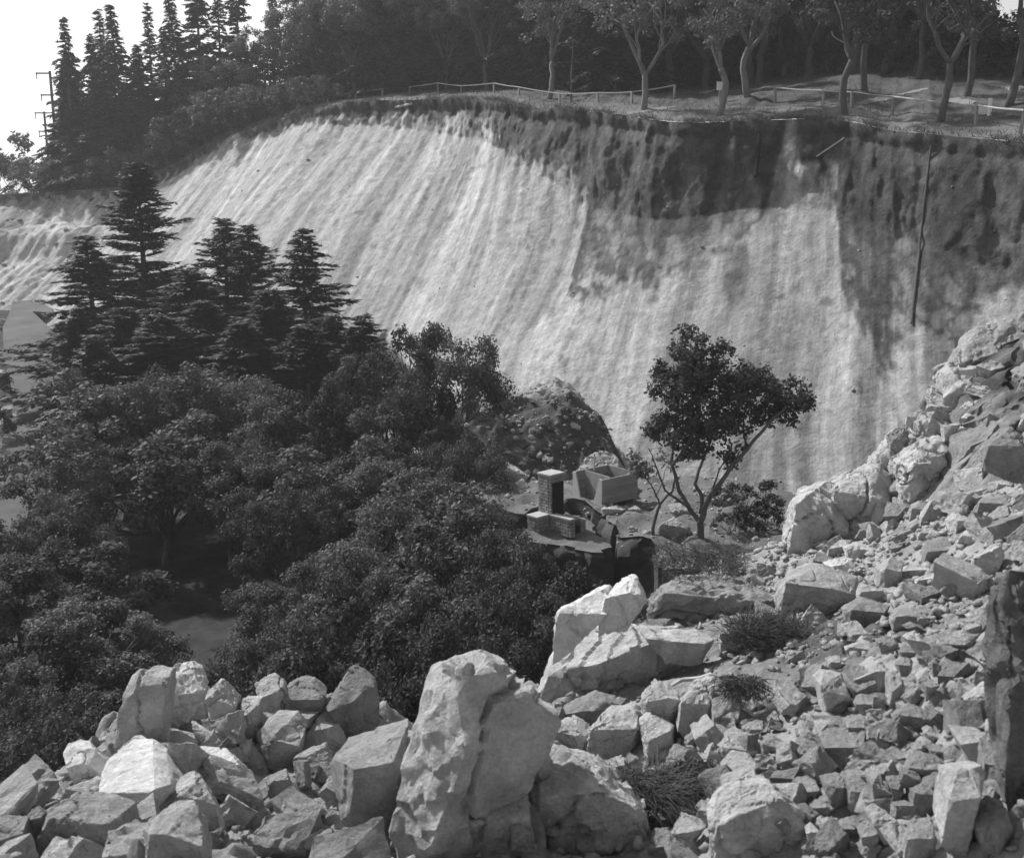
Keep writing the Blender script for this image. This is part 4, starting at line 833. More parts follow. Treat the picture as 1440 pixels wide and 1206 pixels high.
# trees on the upper slope
def on_park(px, py, b=B_park):
    h = hit(px, py, b); return h
SP = [(105, 22, 240, 0), (104, 105, 246, 2), (112, 70, 246, 2), (145, 78, 240, 0), (170, 60, 240, 2), (205, 82, 240, 0), (98, 130, 246, 1), (135, 45, 236, 2), (160, 10, 230, 1), (182, 4, 226, 0), (200, 60, 215, 2), (222, 2, 206, 1), (240, 40, 196, 2), (262, -20, 185, 0), (290, -60, 176, 2), (318, -40, 166, 1), (345, -70, 156, 0), (100, 150, 240, 2), (150, 110, 228, 2), (120, 100, 234, 0), (180, 120, 218, 0), (215, 130, 205, 2), (255, 100, 190, 1)]
def behind_rim(px, off, dirv=(.24, .971)):
    # a spot on the park ground that lies off metres behind the rim and shows at column px
    best = None
    for k in range(0, NU, 3):
        q = Vector((rim[k, 0], rim[k, 1], 0))+Vector((dirv[0], dirv[1], 0))*off
        zq = rim[k, 2]; c = q.x/((q.y*cp-zq*sp))*FPX+720
        if best is None or abs(c-px) < best[0]: best = (abs(c-px), q)
    q = best[1]; zz = ground_z(B_park, q.x, q.y, 0); return Vector((q.x, q.y, zz-.1))
for px, pt, pb, k in SP:
    h = behind_rim(px, rnd.uniform(3, 11)); zt = P(px, pt, h.y).z
    plant_tree('fir_tree', spires[k], h, zt-h.z, 14.0, 'spire-topped fir on the shoulder above the left end of the cliff', 'tree', 'firs on the left shoulder', M['bark'], M['needle'], rnd.uniform(1.1, 1.55)*12/max(9, zt-h.z), tilt=(rnd.uniform(-.03, .03), rnd.uniform(-.03, .03)))
shrub_b = [oak_proto(43, H=3, rx=2.0, rz=1.2, cz=1.4, lobes=9, trunkh=.4, tr=.08, per=90, size=.10), oak_proto(44, H=3, rx=1.7, rz=1.3, cz=1.5, lobes=9, trunkh=.4, tr=.08, per=90, size=.10)]
rr = random.Random(77)
for row, (off, nn) in enumerate(((13, 12), (20, 14), (30, 15), (42, 15))):
    for i in range(nn):
        px = 250+(820-250)*(i+rr.uniform(.1, .9))/nn
        k = int(np.argmin(np.abs(upx-px))); bpt = Vector((rim[k, 0], rim[k, 1], 0))+Vector((.35, .93, 0))*(off+rr.uniform(-3, 3))
        zz = ground_z(B_park, bpt.x, bpt.y)
        if zz is None: continue
        plant_tree('fir_tree', (spires+cons)[rr.randrange(6)], Vector((bpt.x, bpt.y, zz-.2)), rr.uniform(12, 17), 14.0, 'dense dark conifer in the wood behind the cliff-top fence', 'tree', 'conifers of the wood behind the fence', M['bark'], M['needle'], rr.uniform(.95, 1.3))
tall_oaks = [oak_proto(31, H=9, rx=3.2, rz=2.2, cz=6.6, lobes=12, trunkh=2.4, tr=.20, per=95, size=.10), oak_proto(32, H=9, rx=3.0, rz=2.4, cz=6.4, lobes=11, trunkh=2.0, tr=.18, per=95, size=.10), oak_proto(33, H=9, rx=3.4, rz=2.0, cz=6.8, lobes=12, trunkh=2.8, tr=.2, per=95, size=.10)]
for off, nn, lo, hi in ((24, 12, 760, 1500), (31, 14, 740, 1520), (39, 15, 730, 1560), (48, 15, 730, 1580)):
    for i in range(nn):
        px = lo+(hi-lo)*(i+rr.uniform(.1, .9))/nn; k = int(np.argmin(np.abs(upx-px))); bpt = Vector((rim[k, 0], rim[k, 1], 0))+Vector((.12, .99, 0))*(off+rr.uniform(-3, 3))
        zz = ground_z(B_park, bpt.x, bpt.y)
        if zz is None: continue
        plant_tree('oak_tree', tall_oaks[rr.randrange(3)], Vector((bpt.x, bpt.y, zz-.2)), rr.uniform(9.5, 13), 9.0, 'dark oak in the grove at the back of the park slope', 'tree', 'oaks of the grove at the back', M['bark'], M['leaf_dark'], rr.uniform(1.0, 1.3))
for off, nn, lo, hi in ((56, 16, 720, 1600), (66, 16, 700, 1620)):
    for i in range(nn):
        px = lo+(hi-lo)*(i+rr.uniform(.1, .9))/nn; h = behind_rim(px, off+rr.uniform(-4, 4), (.12, .99))
        plant_tree('fir_tree', (spires+cons)[rr.randrange(6)], h, rr.uniform(14, 18), 14.0, 'dark conifer closing the back of the park behind the oak grove', 'tree', 'conifers behind the oak grove', M['bark'], M['needle'], rr.uniform(1.1, 1.4))
for i in range(26):
    px = 730+(1480-730)*(i+rr.random())/26; h = behind_rim(px, rr.uniform(23, 34), (.12, .99))
    plant_tree('shrub', shrub_b[i % 2], h, rr.uniform(2.2, 3.6), 3.0, 'dark undergrowth bush between the trunks of the back grove', 'shrub', 'undergrowth of the back grove', M['bark'], M['leaf_dark'], 1.2)
for px, H, off in ((285, 6.5, 7), (330, 7.5, 8), (375, 8.5, 9), (415, 9, 9), (455, 9.5, 9), (500, 9, 10), (560, 9, 11), (625, 8.5, 11), (690, 9, 12)):
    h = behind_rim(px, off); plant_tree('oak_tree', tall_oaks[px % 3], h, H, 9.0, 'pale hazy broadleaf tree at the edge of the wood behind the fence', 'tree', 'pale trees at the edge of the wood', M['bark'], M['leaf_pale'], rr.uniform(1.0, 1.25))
for px, Yt, H in ((-26, 62, 2.2), (-34, 54, 2.2)):
    x = P(px, 560, Yt).x; plant_tree('shrub', shrub_b[Yt % 2], Vector((x, Yt, float(valley_h(x, Yt)))), H, 3.0, 'dark bush on the outer side of the cracked road', 'shrub', 'bushes beside the cracked road', M['bark'], M['leaf_dark'], 1.1)
# open-grown oaks by the fence, each with its own forked trunk
def forked_tree(base, H, seed, forks, label, crown_low=.5, rx=2.4, leaf='leaf_pale', tr=.17, bark='bark_pale', group=None, per=70):
    rr = random.Random(seed); V = []; F = []; cen = []; rad = []
    f0 = Vector((rr.uniform(-.2, .2), rr.uniform(-.2, .2), H*forks[0])); limb(V, F, (0, 0, -.3), f0, tr*1.2, tr*.9, rr, .13, 6, 8)
    for k, (dx, dy) in enumerate(forks[1]):
        e = Vector((dx*H, dy*H, H*rr.uniform(.62, .75))); p = limb(V, F, f0-Vector((0, 0, .15*k)), e, tr*.7, tr*.35, rr, .24, 7, 7)
        for j in range(5):
            s = p[2+j % 4]; q = s+Vector((rr.uniform(-.22, .22)*H, rr.uniform(-.22, .22)*H, rr.uniform(.1, .32)*H)); limb(V, F, s, q, tr*.28, tr*.1, rr, .12, 4, 5)
            for c in range(5):
                d = Vector((rr.gauss(0, .55), rr.gauss(0, .55), rr.gauss(.1, .45))); cc = q+d*rx*.5
                if cc.z > crown_low*H: cen.append(cc); rad.append(rr.uniform(.3, .55))
    o = empty('oak_tree', base); me = mesh_py('trunk', V, F); smooth(me); link('trunk', me, M[bark], o)
    link('crown', crown_mesh('crown', cen, rad, per, .10, seed), M[leaf], o); return tag(o, label, 'tree', group)
for px, py, H, fk, lab, lf in [(771, 139, 8.5, (.30, [(-.04, 0), (.05, .05), (.10, -.04)]), 'slim pale-trunked oak on the cliff lip beside the thin upright pole', 'leaf_pale'),
                           (906, 155, 8.5, (.24, [(-.20, 0), (.02, .08), (.10, -.05)]), 'pale-trunked oak with a limb reaching left over the fence line', 'leaf_pale'),
                           (1008, 164, 7.5, (.32, [(-.12, 0), (.10, .05), (.16, -.05)]), 'low-forked oak with a white notice board behind it', 'leaf'),
                           (1191, 163, 8.0, (.33, [(-.10, .03), (.09, 0), (.16, .06)]), 'dark oak forking above the lip beside the pale chute', 'leaf_dark'),
                           (1322, 172, 8.5, (.30, [(-.11, 0), (.13, .04), (.02, .12)]), 'stout forked oak at the lip above the long leaning pole', 'leaf_dark'),
                           (1054, 136, 7.5, (.35, [(-.10, 0), (.06, .1), (.15, 0)]), 'oak set back behind the fence near a path end', 'leaf'),
                           (1100, 109, 7.0, (.30, [(-.10, 0), (.12, .05)]), 'short-stemmed oak beside the upper path', 'leaf'),
                           (1217, 130, 8.0, (.35, [(-.12, 0), (.12, .05)]), 'dark leaning oak behind the fence between two paths', 'leaf_dark'),
                           (1358, 137, 8.0, (.40, [(-.1, 0), (.12, .05)]), 'straight dark oak behind the white stake', 'leaf_dark'),
                           (1418, 150, 9.0, (.45, [(-.1, 0), (.12, .05)]), 'thick dark trunk beside the bright fence rail', 'leaf_dark'),
                           (1290, 112, 8.0, (.40, [(-.1, 0), (.12, .05)]), 'dark trunk at the end of the upper path', 'leaf_dark'),
                           (1170, 104, 8.0, (.40, [(-.1, 0), (.12, .05)]), 'dark trunk standing over the bend of the upper path', 'leaf_dark')]:
    h = on_park(px, py-1)
    if h is not None: forked_tree(h, H, int(px*7+py), fk, lab, .42, 2.6, lf, bark='bark_pale' if lf != 'leaf_dark' else 'bark')
# bushes on the shoulder
shrub = [oak_proto(41, H=3, rx=1.9, rz=1.1, cz=1.4, lobes=9, trunkh=.5, tr=.09, per=120, size=.09), oak_proto(42, H=3, rx=1.6, rz=1.2, cz=1.5, lobes=8, trunkh=.4, tr=.08, per=120, size=.09)]
for px, py, H in [(60, 262, 3.2), (85, 256, 3.4), (110, 250, 3.0), (140, 243, 3.0), (170, 236, 3.4), (200, 226, 3.5), (235, 212, 3.6), (262, 198, 3.8), (290, 184, 3.6), (320, 174, 3.6), (350, 163, 3.2), (380, 152, 3.2), (410, 142, 3.0), (440, 132, 2.8), (270, 180, 4.4), (300, 168, 4.2), (330, 156, 4.2), (365, 145, 4)]:
    h = behind_rim(px, rnd.uniform(.8, 3.5))
    plant_tree('shrub', shrub[px % 2], h, H, 3.0, 'low dark shrub along the descending cliff edge', 'shrub', 'shrubs along the left edge', M['bark'], M['leaf'], 1.2)
for px, py, Yt, H in [(-10, 262, 112, 5.5), (15, 268, 114, 4.2), (-40, 250, 118, 8)]:
    p = P(px, py, Yt); plant_tree('shrub', shrub[abs(px) % 2], Vector((p.x, p.y, -1.2)), H, 3.0, 'pale bushy tree beyond the upper broken road', 'shrub', 'bushy trees beyond the upper road', M['bark'], M['leaf_pale'], 1.0)

# the lone tree against the scree, and the thin one beside it
def drawn_tree(name, Y, stems, clumps, label, leaf, seed, per=130, size=.07):
    rr = random.Random(seed); V = []; F = []; b0 = P(stems[0][0][0][0], stems[0][0][0][1], Y)
    for st, r0, r1, dyy in stems:
        pts = [P(a, b, Y+dyy*(i/(len(st)-1)))-b0 for i, (a, b) in enumerate(st)]
        sm = []
        for i in range(len(pts)-1):
            for k in range(3): sm.append(pts[i].lerp(pts[i+1], k/3)+Vector((rr.uniform(-.02, .02), rr.uniform(-.05, .05), 0)))
        sm.append(pts[-1]); n = len(sm)-1; tube(V, F, sm, [r0+(r1-r0)*i/n for i in range(n+1)], 7)
    cen = []; rad = []
    for a, b, rp_, nn in clumps:
        R = rp_*mpp(Y)
        for k in range(nn):
            d = Vector((rr.gauss(0, 1), rr.gauss(0, 1), rr.gauss(0, 1))).normalized()*R*rr.random()**.4; c = P(a, b, Y)-b0+Vector((d.x, d.y*1.15, d.z)); cen.append(c); rad.append(rr.uniform(.18, .36))
    o = empty(name, b0); me = mesh_py('trunk', V, F); smooth(me); link('trunk', me, M['bark'], o)
    link('crown', crown_mesh('crown', cen, rad, per, size, seed), M[leaf], o); return tag(o, label, 'tree')
YT = PZ(985, 764, ZB).y
drawn_tree('oak_tree', YT, [([(985, 768), (985, 735), (990, 715), (1000, 695), (1020, 668), (1050, 632), (1085, 592), (1105, 572)], .115, .03, -.8), ([(986, 735), (972, 718), (955, 690), (945, 655), (948, 620), (955, 560)], .08, .03, .8),
                           ([(985, 722), (988, 700), (978, 680), (985, 655), (1000, 620), (1010, 560)], .07, .025, .5), ([(972, 716), (950, 700), (935, 690), (925, 660), (912, 630)], .05, .015, -.6), ([(1050, 632), (1045, 600), (1050, 560)], .04, .015, .6), ([(945, 655), (960, 635), (975, 610), (985, 560), (980, 510)], .05, .02, -.5), ([(1000, 695), (1012, 660), (1030, 630)], .03, .012, -.3)],
           [(970, 505, 46, 34), (945, 540, 38, 26), (1000, 520, 42, 30), (985, 565, 50, 38), (1040, 545, 44, 30), (1085, 545, 30, 16), (1118, 560, 28, 16), (1010, 600, 36, 22), (950, 595, 34, 20), (925, 600, 20, 8), (975, 630, 28, 13), (1060, 590, 26, 12), (1028, 640, 18, 6), (1100, 580, 20, 8), (1130, 570, 14, 5)],
           'lone spreading oak with bare crooked stems in front of the scree', 'leaf_dark', 5, per=190)
YS = PZ(918, 757, ZB).y
drawn_tree('oak_sapling', YS, [([(917, 760), (920, 735), (928, 708), (945, 690), (950, 665)], .06, .03, .2), ([(928, 708), (920, 690), (905, 665), (896, 655)], .03, .012, -.3), ([(922, 700), (930, 680), (938, 655)], .02, .008, .2)],
           [(895, 655, 14, 8), (905, 662, 14, 7), (888, 645, 9, 4), (938, 648, 10, 3)], 'thin leaning sapling next to the lone spreading oak', 'leaf_pale', 6, per=70)
for px, py, H, lab in [(1050, 742, 1.5, 'low shrub at the foot of the scree right of the lone oak'), (1075, 752, 1.1, 'small shrub beside the broken bank, next to a larger low shrub'), (1025, 755, .9, 'tiny shrub close to the stem of the lone oak')]:
    b = PZ(px, py, ZB); plant_tree('shrub', shrub[px % 2], b, H, 3.0, lab, 'shrub', None, M['bark'], M['leaf_dark'], 1.1)

# dead twigs and dry grass in the rubble
def twig_bush(px, py, Y, rpx, n_, label, m='dry', hang=0.0, hgt=.6, seed=1):
    rr = random.Random(seed); V = []; F = []; c = P(px, py, Y); R = rpx*mpp(Y)
    for i in range(int(n_*2.2)):
        a = rr.uniform(0, 6.28); q = R*rr.random()**.5; s = Vector((math.cos(a)*q, math.sin(a)*q*.6, rr.uniform(-.3, .25)*R)); d = Vector((rr.gauss(0, .6), rr.gauss(0, .6)-.25, rr.uniform(.2, 1)*(1-hang)-hang*rr.uniform(.2, 1))).normalized()
        L = hgt*R*rr.uniform(.6, 1.8); bend = Vector((rr.uniform(-.6, .6), rr.uniform(-.6, .6), -.5))*L*.4
        e = Vector((rr.uniform(-.3, .3), rr.uniform(-.3, .3), rr.uniform(-.3, .2)))*L; tube(V, F, [s, s+d*L*.4+bend*.15+e*.3, s+d*L*.75+bend*.5, s+d*L+bend*1.1+e*.5], [.0045, .0035, .0025, .0015], 3)
    me = mesh_py('dry_bush', V, F); return tag(link('dry_bush', me, M[m], loc=c), label, 'bush')
def yat(px, py): 
    h = hit(px, py, B_rub); return h.y if h else 14
twig_bush(905, 862, yat(905, 875)-.6, 36, 420, 'dead brush clinging beside the white peaked rock', seed=2)
twig_bush(1078, 892, yat(1078, 905)-.3, 62, 620, 'tangle of dry weeds on the dark earth above the heap', seed=3)
twig_bush(1045, 960, yat(1045, 985)-.3, 34, 260, 'thin dry weeds hanging down the earth face', hang=.7, seed=4)
twig_bush(905, 1110, yat(905, 1125)-.7, 72, 700, 'dry grass spilling over the mottled boulder', hang=.4, seed=5)
twig_bush(975, 1085, yat(975, 1100)-.3, 44, 420, 'dark dead roots hanging above the flat grey stone', hang=.8, hgt=.9, seed=6)
twig_bush(1010, 838, yat(1010, 845)-.8, 62, 420, 'dead twigs matted on the dark earthy block', hgt=.35, seed=7)
twig_bush(985, 790, yat(985, 800), 70, 420, 'thin brushwood on the ground in front of the lone oak', hgt=.3, seed=8)
V = []; F = []; p0 = zc([(580, 520), (620, 497), (690, 492), (735, 480), (752, 492)]); yy = yat(*p0[0])-.5
pts = [P(a, b, yy) for a, b in p0]; c0 = pts[0]; tube(V, F, [p-c0 for p in pts], [.02, .03, .035, .05, .045], 7); me = mesh_py('root', V, F); smooth(me)
tag(link('root', me, M['dry_pale'], loc=c0), 'curved white bare root lying over the rocks', 'root')

# ------------------------------------------------------------------ fence on the cliff top
POSTS = [(460, 126, 13), (500, 128, 14), (535, 128, 12), (578, 127, 12), (614, 127, 17), (651, 124, 14), (694, 125, 17), (731, 123, 15), (788, 124, 17), (840, 125, 17), (885, 136, 20), (948, 139, 20), (1090, 144, 22), (1157, 148, 22), (1198, 152, 24), (1254, 162, 28), (1372, 176, 30), (1435, 188, 36)]
RAILS = {(0, 1), (1, 2), (3, 4), (4, 5), (5, 6), (6, 7), (7, 8), (8, 9), (9, 10), (10, 11), (12, 13), (13, 14), (14, 15), (15, 16), (16, 17)}
fp = []
for px, py, hp in POSTS:
    h = behind_rim(px, 6.0+.8*math.sin(px*.013)) if px < 900 else hit(px, py, B_park); h = h if h is not None else behind_rim(px, 6.5); fp.append((h, hp*mpp(h.y)*1.02, px))
fence = empty('fence', fp[8][0] if fp[8] else (0, 0, 0)); tag(fence, 'long rustic post fence with broken rails along the cliff top', 'fence'); fo = fence.location.copy()
for i, q in enumerate(fp):
    if q is None: continue
    h, H, px = q; V = []; F = []; Mx = Matrix.Translation(h-fo) @ Euler((rnd.uniform(-.06, .06), rnd.uniform(-.06, .06), rnd.uniform(0, 1))).to_matrix().to_4x4()
    box(V, F, (0, 0, H*.45-.15), (.12, .12, H*.9+.3), Mx); link('post', mesh_py('post', V, F), M['post'], fence)
for a, b in RAILS:
    if fp[a] is None or fp[b] is None: continue
    V = []; F = []; pa = fp[a][0]+Vector((0, 0, fp[a][1]*.83))-fo; pb = fp[b][0]+Vector((0, 0, fp[b][1]*.83))-fo
    tube(V, F, [pa+Vector((0, -.1, 0)), (pa+pb)/2+Vector((0, -.1, -.03)), pb+Vector((0, -.1, 0))], [.042, .038, .042], 6); link('rail', mesh_py('rail', V, F), M['timber_pale'] if a > 14 else M['post'], fence)
def board(px, py, wpx, hpx, post_to, label, name='notice_board'):
    h = hit(px, post_to, B_park)
    if h is None: return
    Y = h.y; o = empty(name, h); k = mpp(Y); H = P(px, py, Y).z-h.z
    V = []; F = []; box(V, F, (0, .05, H/2-.1), (.09, .09, H+.2)); link('post', mesh_py('post', V, F), M['post'], o)
    V = []; F = []; box(V, F, (0, 0, H), (wpx*k, .04, hpx*k)); link('board', mesh_py('board', V, F), M['white'], o); tag(o, label, 'sign')
board(560, 115, 8, 11, 127, 'small blank white sign standing on the fence line by the wood')
board(1012, 121, 9, 11, 144, 'white board on a post behind the low-forked oak')
board(963, 103, 10, 3, 118, 'little flat-topped sign post in the open park slope')
h = hit(1391, 162, B_park); V = []; F = []
if h is not None:
    k = mpp(h.y); tube(V, F, [(0, 0, -.2), (0, 0, 22*k)], [.10, .09], 8); tag(link('white_stake', mesh_py('white_stake', V, F), M['white'], loc=h), 'short white painted stake behind the bright fence rail', 'stake')
h = hit(1380, 161, B_park)
if h is not None:
    V = []; F = []; box(V, F, (0, 0, .15), (.5, .3, .34)); tag(link('white_block', mesh_py('white_block', V, F), M['white'], loc=h), 'low white block beside the white stake', 'block')
h = hit(803, 143, B_park)
if h is not None:
    V = []; F = []; k = mpp(h.y); tube(V, F, [(0, 0, -.3), (.02, 0, 35*k), (.12, 0, 74*k)], [.09, .07, .04], 6); tag(link('pole', mesh_py('pole', V, F), M['bark'], loc=h), 'thin bare upright pole near the cliff edge', 'pole')
# ragged turf along the rim and thin dry grass on the park slope
def grass(name, pts, hgt, m, seed, label, over=0.0):
    r = np.random.RandomState(seed); n = len(pts); pts = np.asarray(pts); d = np.stack([r.randn(n)*.5, r.randn(n)*.5-over*r.rand(n), .35+r.rand(n)-over*1.3*r.rand(n)], 1); d /= np.linalg.norm(d, axis=1)[:, None]
    sd_ = np.cross(d, r.randn(n, 3)); sd_ /= np.linalg.norm(sd_, axis=1)[:, None]; L = hgt*(.4+r.rand(n))[:, None]; w_ = .012+.02*r.rand(n)[:, None]
    v = np.stack([pts-sd_*w_, pts+sd_*w_, pts+d*L+np.array([0, 0, -.3])*L*over], 1).reshape(-1, 3); me = mesh_np(name, v, np.arange(len(v)).reshape(-1, 3)); return tag(link(name, me, m), label, 'grass', kind='stuff')
r_ = np.random.RandomState(12); ks = r_.randint(0, int(NU*.86), 9000); tj = r_.rand(9000)**2*.8; den = fb2(ks*.18, ks*0, .6, 3, 2) > -.12
gp = np.stack([rim[ks, 0]+back[0]*tj+r_.randn(9000)*.08, rim[ks, 1]+back[1]*tj, rim[ks, 2]+.02+slope[ks]*tj], 1)[den]
grass('turf', gp, .42, M['grass'], 3, 'ragged turf and roots hanging over the cliff rim', .55)
gp = []
ks = r_.randint(0, int(NU*.8), 15000); js = (r_.rand(15000)**1.3*60).astype(int)
gp = np.stack([xb[ks, js]+r_.randn(15000)*.2, yb[ks, js]+r_.randn(15000)*.2, zb[ks, js]], 1)
grass('dry_grass', gp, .22, M['grass'], 4, 'short dry grass and litter on the park slope')
# pipes hanging on the cliff
def cliff_pole(pix, r, label, m, name='pole'):
    pts = []
    for a, b in pix:
        h = hit(a, b, B_cliff)
        if h is not None: pts.append(h+Vector((0, -.10, .06)))
    if len(pts) < 2: return
    a, b = pts[0], pts[-1]; V = []; F = []; mid = [Vector()]
    for k in range(1, 12):
        t = k/12; p = hit(pix[0][0]+(pix[-1][0]-pix[0][0])*t, pix[0][1]+(pix[-1][1]-pix[0][1])*t, B_cliff)
        if p is not None: mid.append(p+Vector((0, -.08, .05))-a)
    mid.append(b-a); tube(V, F, mid, [r]*len(mid), 6); tag(link(name, mesh_py(name, V, F), M[m], loc=a), label, 'pole')
cliff_pole([(1308, 206), (1280, 456)], .05, 'long thin pole leaning down the right part of the cliff', 'bark')
cliff_pole([(1186, 196), (1147, 222)], .04, 'short thin stick sloping beside the pale chute', 'timber_pale', 'stick')
cliff_pole([(556, 152), (580, 147)], .09, 'broken plank lying on the crumbling cliff edge', 'timber_pale', 'plank')
cliff_pole([(1068, 190), (1072, 215), (1062, 250)], .10, 'dark root hanging down the soil face', 'near_black', 'hanging_root')
# utility poles behind the left shoulder
for px, pt, Yt, arms in [(70, 100, 128, [(2, -18, 0), (30, -14, 4)]), (62, 157, 150, [(1, -12, 14), (25, -9, 9), (47, -8, 6)])]:
    top = P(px, pt, Yt); H = top.z+4; o = empty('utility_pole', (top.x, top.y, -4)); V = []; F = []; tube(V, F, [(0, 0, 0), (0, 0, H)], [.22, .15], 8); link('pole', mesh_py('pole', V, F), M['bark'], o)
    k = mpp(Yt)
    for dz, l, r_ in arms:
        V = []; F = []; box(V, F, ((l+r_)*.5*k, -.2, H-dz*k-.1), ((r_-l)*k, .12, .16)); link('crossarm', mesh_py('crossarm', V, F), M['bark'], o)
        V = []; F = []; tube(V, F, [((l+.7)*k, -.2, H-dz*k), ((l+.7)*k, -.2, H-dz*k-9*k)], [.07, .05], 6); link('insulator', mesh_py('insulator', V, F), M['near_black'], o)
    tag(o, 'dark utility pole with '+('two' if len(arms) == 2 else 'three')+' crossarms beside the firs', 'pole')
h = hit(50, 274, B_park)
if h is not None:
    V = []; F = []; tube(V, F, [(0, 0, -.3), (-.7, 0, 1.9)], [.1, .09], 6); tag(link('stub_post', mesh_py('stub_post', V, F), M['bark'], loc=h), 'leaning stub post on the upper road edge', 'post')

# ------------------------------------------------------------------ brick barbecue
bq = PZ(776, 742, ZB); brz = math.radians(42)
bbq = empty('brick_barbecue', (bq.x, bq.y+.25, ZB-.12), brz); tag(bbq, 'brick barbecue fireplace with a tall square chimney', 'barbecue'); bbq.rotation_euler.x = -.03
def brickwork(name, x0, x1, y0, y1, z0, z1, parent, seed):
    """solid wall of separate bricks round a mortar core"""
    rr = random.Random(seed); V = []; F = []; bl, bh, bd, g = .22, .075, .10, .02; nz = int((z1-z0)/(bh+g)); 
    for k in range(nz):
        z = z0+(k+.5)*(z1-z0)/nz; h = (z1-z0)/nz-g
        for side in range(4):
            a0, a1 = (x0, x1) if side < 2 else (y0+bd, y1-bd); L = a1-a0; n = max(1, round(L/(bl+g))); st = L/n; o = 0 if k % 2 == 0 else st/2
            cuts = [a0]+[a0+i*st+(o if o else 0) for i in range(0 if o else 1, n)]+[a1]
            for i in range(len(cuts)-1):
                if cuts[i+1]-cuts[i] < .03: continue
                c = (cuts[i]+cuts[i+1])/2; w_ = cuts[i+1]-cuts[i]-g; j = rr.uniform(-.008, .008)
                if side == 0: box(V, F, (c, y0+bd/2+j, z), (w_, bd, h))
                elif side == 1: box(V, F, (c, y1-bd/2+j, z), (w_, bd, h))
                elif side == 2: box(V, F, (x0+bd/2+j, c, z), (bd, w_, h))
                else: box(V, F, (x1-bd/2+j, c, z), (bd, w_, h))
    o = link(name, mesh_py(name, V, F), M['brick'], parent); o['kind'] = 'stuff'
    V = []; F = []; box(V, F, ((x0+x1)/2, (y0+y1)/2, (z0+z1)/2), (x1-x0-.07, y1-y0-.07, z1-z0-.02)); link('mortar_core', mesh_py('mortar_core', V, F), M['mortar'], o)
    return o
# chimney: the face with the fire opening looks right-front and bears a near-black panel
ch = brickwork('chimney', -.30, .30, -.28, .28, 0, 1.80, bbq, 1)
V = []; F = []; box(V, F, (0, 0, 1.83), (.64, .60, .05)); link('chimney_cap', mesh_py('chimney_cap', V, F), M['concrete'], bbq)
V = []; F = []; box(V, F, (.02, -.292, 1.0), (.48, .02, 1.15)); link('dark_panel', mesh_py('dark_panel', V, F), M['near_black'], bbq)
brickwork('side_wall', -.82, -.305, -.22, .24, 0, .55, bbq, 2)
brickwork('fire_wall', -.30, -.08, -1.15, -.285, 0, .55, bbq, 3)
brickwork('fire_wall', .32, .54, -1.0, -.10, 0, .42, bbq, 4)
V = []; F = []; box(V, F, (-.56, .01, .575), (.56, .50, .05)); box(V, F, (-.19, -.72, .575), (.26, .9, .05)); link('coping', mesh_py('coping', V, F), M['concrete'], bbq)
V = []; F = []
for i in range(9): tube(V, F, [(-.08, -.38-i*.07, .50), (.32, -.38-i*.07, .50)], [.012, .012], 5)
link('grill', mesh_py('grill', V, F), M['metal'], bbq)
V = []; F = []; box(V, F, (.12, -.66, .12), (.36, .6, .2)); link('ash_bed', mesh_py('ash_bed', V, F), M['near_black'], bbq)
# ------------------------------------------------------------------ timber bin
bn = PZ(846, 718, ZB); bin_ = empty('timber_bin', (bn.x, bn.y, ZB), math.radians(38)); tag(bin_, 'open grey timber bin with a V-notched end on short feet', 'bin')
LX, LYd, HB, zb0 = 1.62, 1.42, .90, .16                    # long side runs +x from the near corner, the notched end runs +y
def plank(name, V, F, m='timber', parent=bin_): return link(name, mesh_py(name, V, F), M[m], parent)
for k in range(3):
    for yy in (0, LYd):
        V = []; F = []; box(V, F, (LX/2, yy, zb0+HB*(k+.5)/3), (LX, .045, HB/3-.014)); plank('plank', V, F)
    V = []; F = []; box(V, F, (LX-.025, LYd/2, zb0+HB*(k+.5)/3), (.045, LYd-.06, HB/3-.014)); plank('plank', V, F)
def prism_x(poly, x, th):
    V = [Vector((x, a, b)) for a, b in poly]+[Vector((x+th, a, b)) for a, b in poly]; n = len(poly); F = [tuple(range(n)), tuple(range(n, 2*n))[::-1]]
    for i in range(n): F.append((i, i+n, (i+1) % n+n, (i+1) % n))
    return V, F
V, F = prism_x([(-.02, zb0), (.40, zb0), (.12, zb0+HB), (-.02, zb0+HB)], -.03, .05); plank('end_panel', V, F, 'timber_pale')
V, F = prism_x([(LYd+.02, zb0), (LYd-.40, zb0), (LYd-.12, zb0+HB), (LYd+.02, zb0+HB)], -.03, .05); plank('end_panel', V, F, 'timber_pale')
V, F = prism_x([(.15, zb0+.02), (LYd-.15, zb0+.02), (LYd-.10, zb0+HB), (.10, zb0+HB)], .42, .04); plank('inner_board', V, F)
V = []; F = []; box(V, F, (LX/2, LYd/2, zb0+.02), (LX-.06, LYd-.06, .04)); plank('bin_floor', V, F)
for x in (.08, LX-.1):
    for y in (.06, LYd-.06):
        V = []; F = []; box(V, F, (x, y, .06), (.12, .12, .26)); plank('foot', V, F)
V = []; F = []; box(V, F, (.75, LYd-.2, zb0+HB+.25), (.04, .04, .6)); plank('upright', V, F, 'timber_pale')
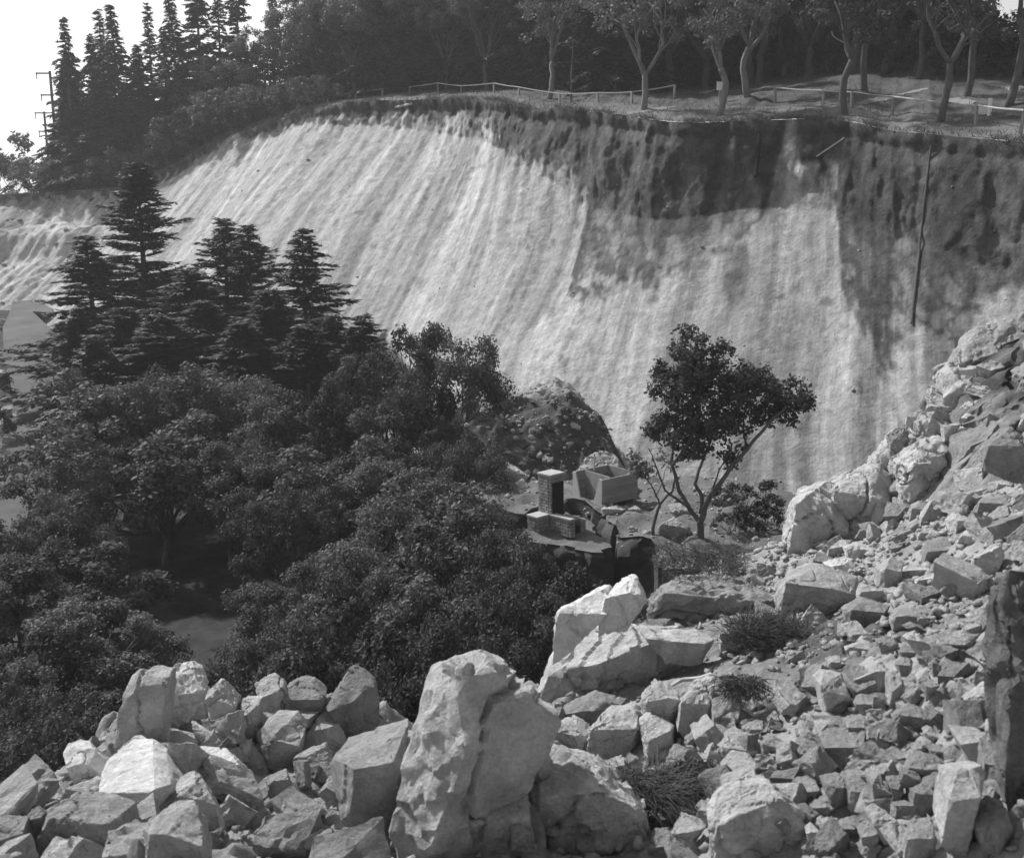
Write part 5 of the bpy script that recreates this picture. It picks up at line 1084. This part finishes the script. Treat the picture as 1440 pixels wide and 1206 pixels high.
# stones of the picnic spot and clods of the heap
for pts, m, lab, Yk in [([(808, 672), (822, 645), (850, 633), (868, 640), (878, 660), (872, 690), (820, 695)], 'rock_grey', 'grey split boulder standing behind the timber bin', 37.2), ([(700, 652), (715, 650), (740, 668), (735, 678), (718, 670)], 'rock', 'flat pale slab sliding down the dark heap', 38.3),
                        ([(718, 680), (735, 672), (748, 688), (740, 702), (724, 698)], 'rock', 'pale stone below the flat slab on the dark heap', 37.6), ([(845, 716), (868, 711), (880, 716), (872, 722), (850, 722)], 'rock', 'pale stone under the timber bin', 34.4), ([(880, 716), (895, 711), (902, 718), (890, 722)], 'rock', 'small pale stone by the corner of the timber bin', 34.5),
                        ([(925, 745), (950, 728), (975, 740), (968, 756), (935, 756)], 'rock_grey', 'tilted earth slab at the foot of the lone oak', None), ([(940, 712), (965, 705), (985, 722), (975, 740), (948, 730)], 'rock_grey', 'broken crust of ground behind the lone oak', 34), ([(1000, 705), (1012, 690), (1030, 700), (1025, 716)], 'rock_grey', 'grey stone at the scree foot behind the lone oak', 36)]:
    rock(pts, m, lab, None, Y=Yk if Yk else PZ(950, 757, ZB).y, amp=.06)
rr = random.Random(55); nH = 0
while nH < 46:
    px = rr.uniform(690, 850); py = rr.uniform(570, 700); h = hit(px, py, B_heap, None)
    if h is None: nH += 1; continue
    s = rr.uniform(.18, .55); o = bpy.data.objects.new('clod', stock[rr.randrange(14)]); C.objects.link(o); o.location = h; o.scale = (s, s, s*.8); o.rotation_euler = (rr.uniform(-.6, .6), rr.uniform(-.6, .6), rr.uniform(0, 6.28))
    pale = rr.random() < .25; o.material_slots[0].link = 'OBJECT'; o.material_slots[0].material = M['rock'] if pale else M['mound']
    tag(o, 'pale stone stuck in the dark earth heap' if pale else 'dark clod of earth on the slumped heap', 'stone' if pale else 'clod', 'pale stones in the dark heap' if pale else 'clods on the dark heap'); nH += 1
hz = []; hf = []; box(hz, hf, (0, 600, 6), (3020, 2020, 50)); hm = bpy.data.materials.new('haze'); hm.use_nodes = True; ht = hm.node_tree
ht.nodes.remove(ht.nodes['Principled BSDF']); pv = ht.nodes.new('ShaderNodeVolumePrincipled'); pv.inputs['Color'].default_value = (.95, .95, .95, 1); pv.inputs['Density'].default_value = .0006; pv.inputs['Anisotropy'].default_value = .3
ht.links.new(pv.outputs[0], ht.nodes['Material Output'].inputs['Volume']); tag(link('haze', mesh_py('haze', hz, hf), hm), kind='stuff')
print('objects', len(bpy.data.objects), 'tris', sum(len(m.polygons) for m in bpy.data.meshes))
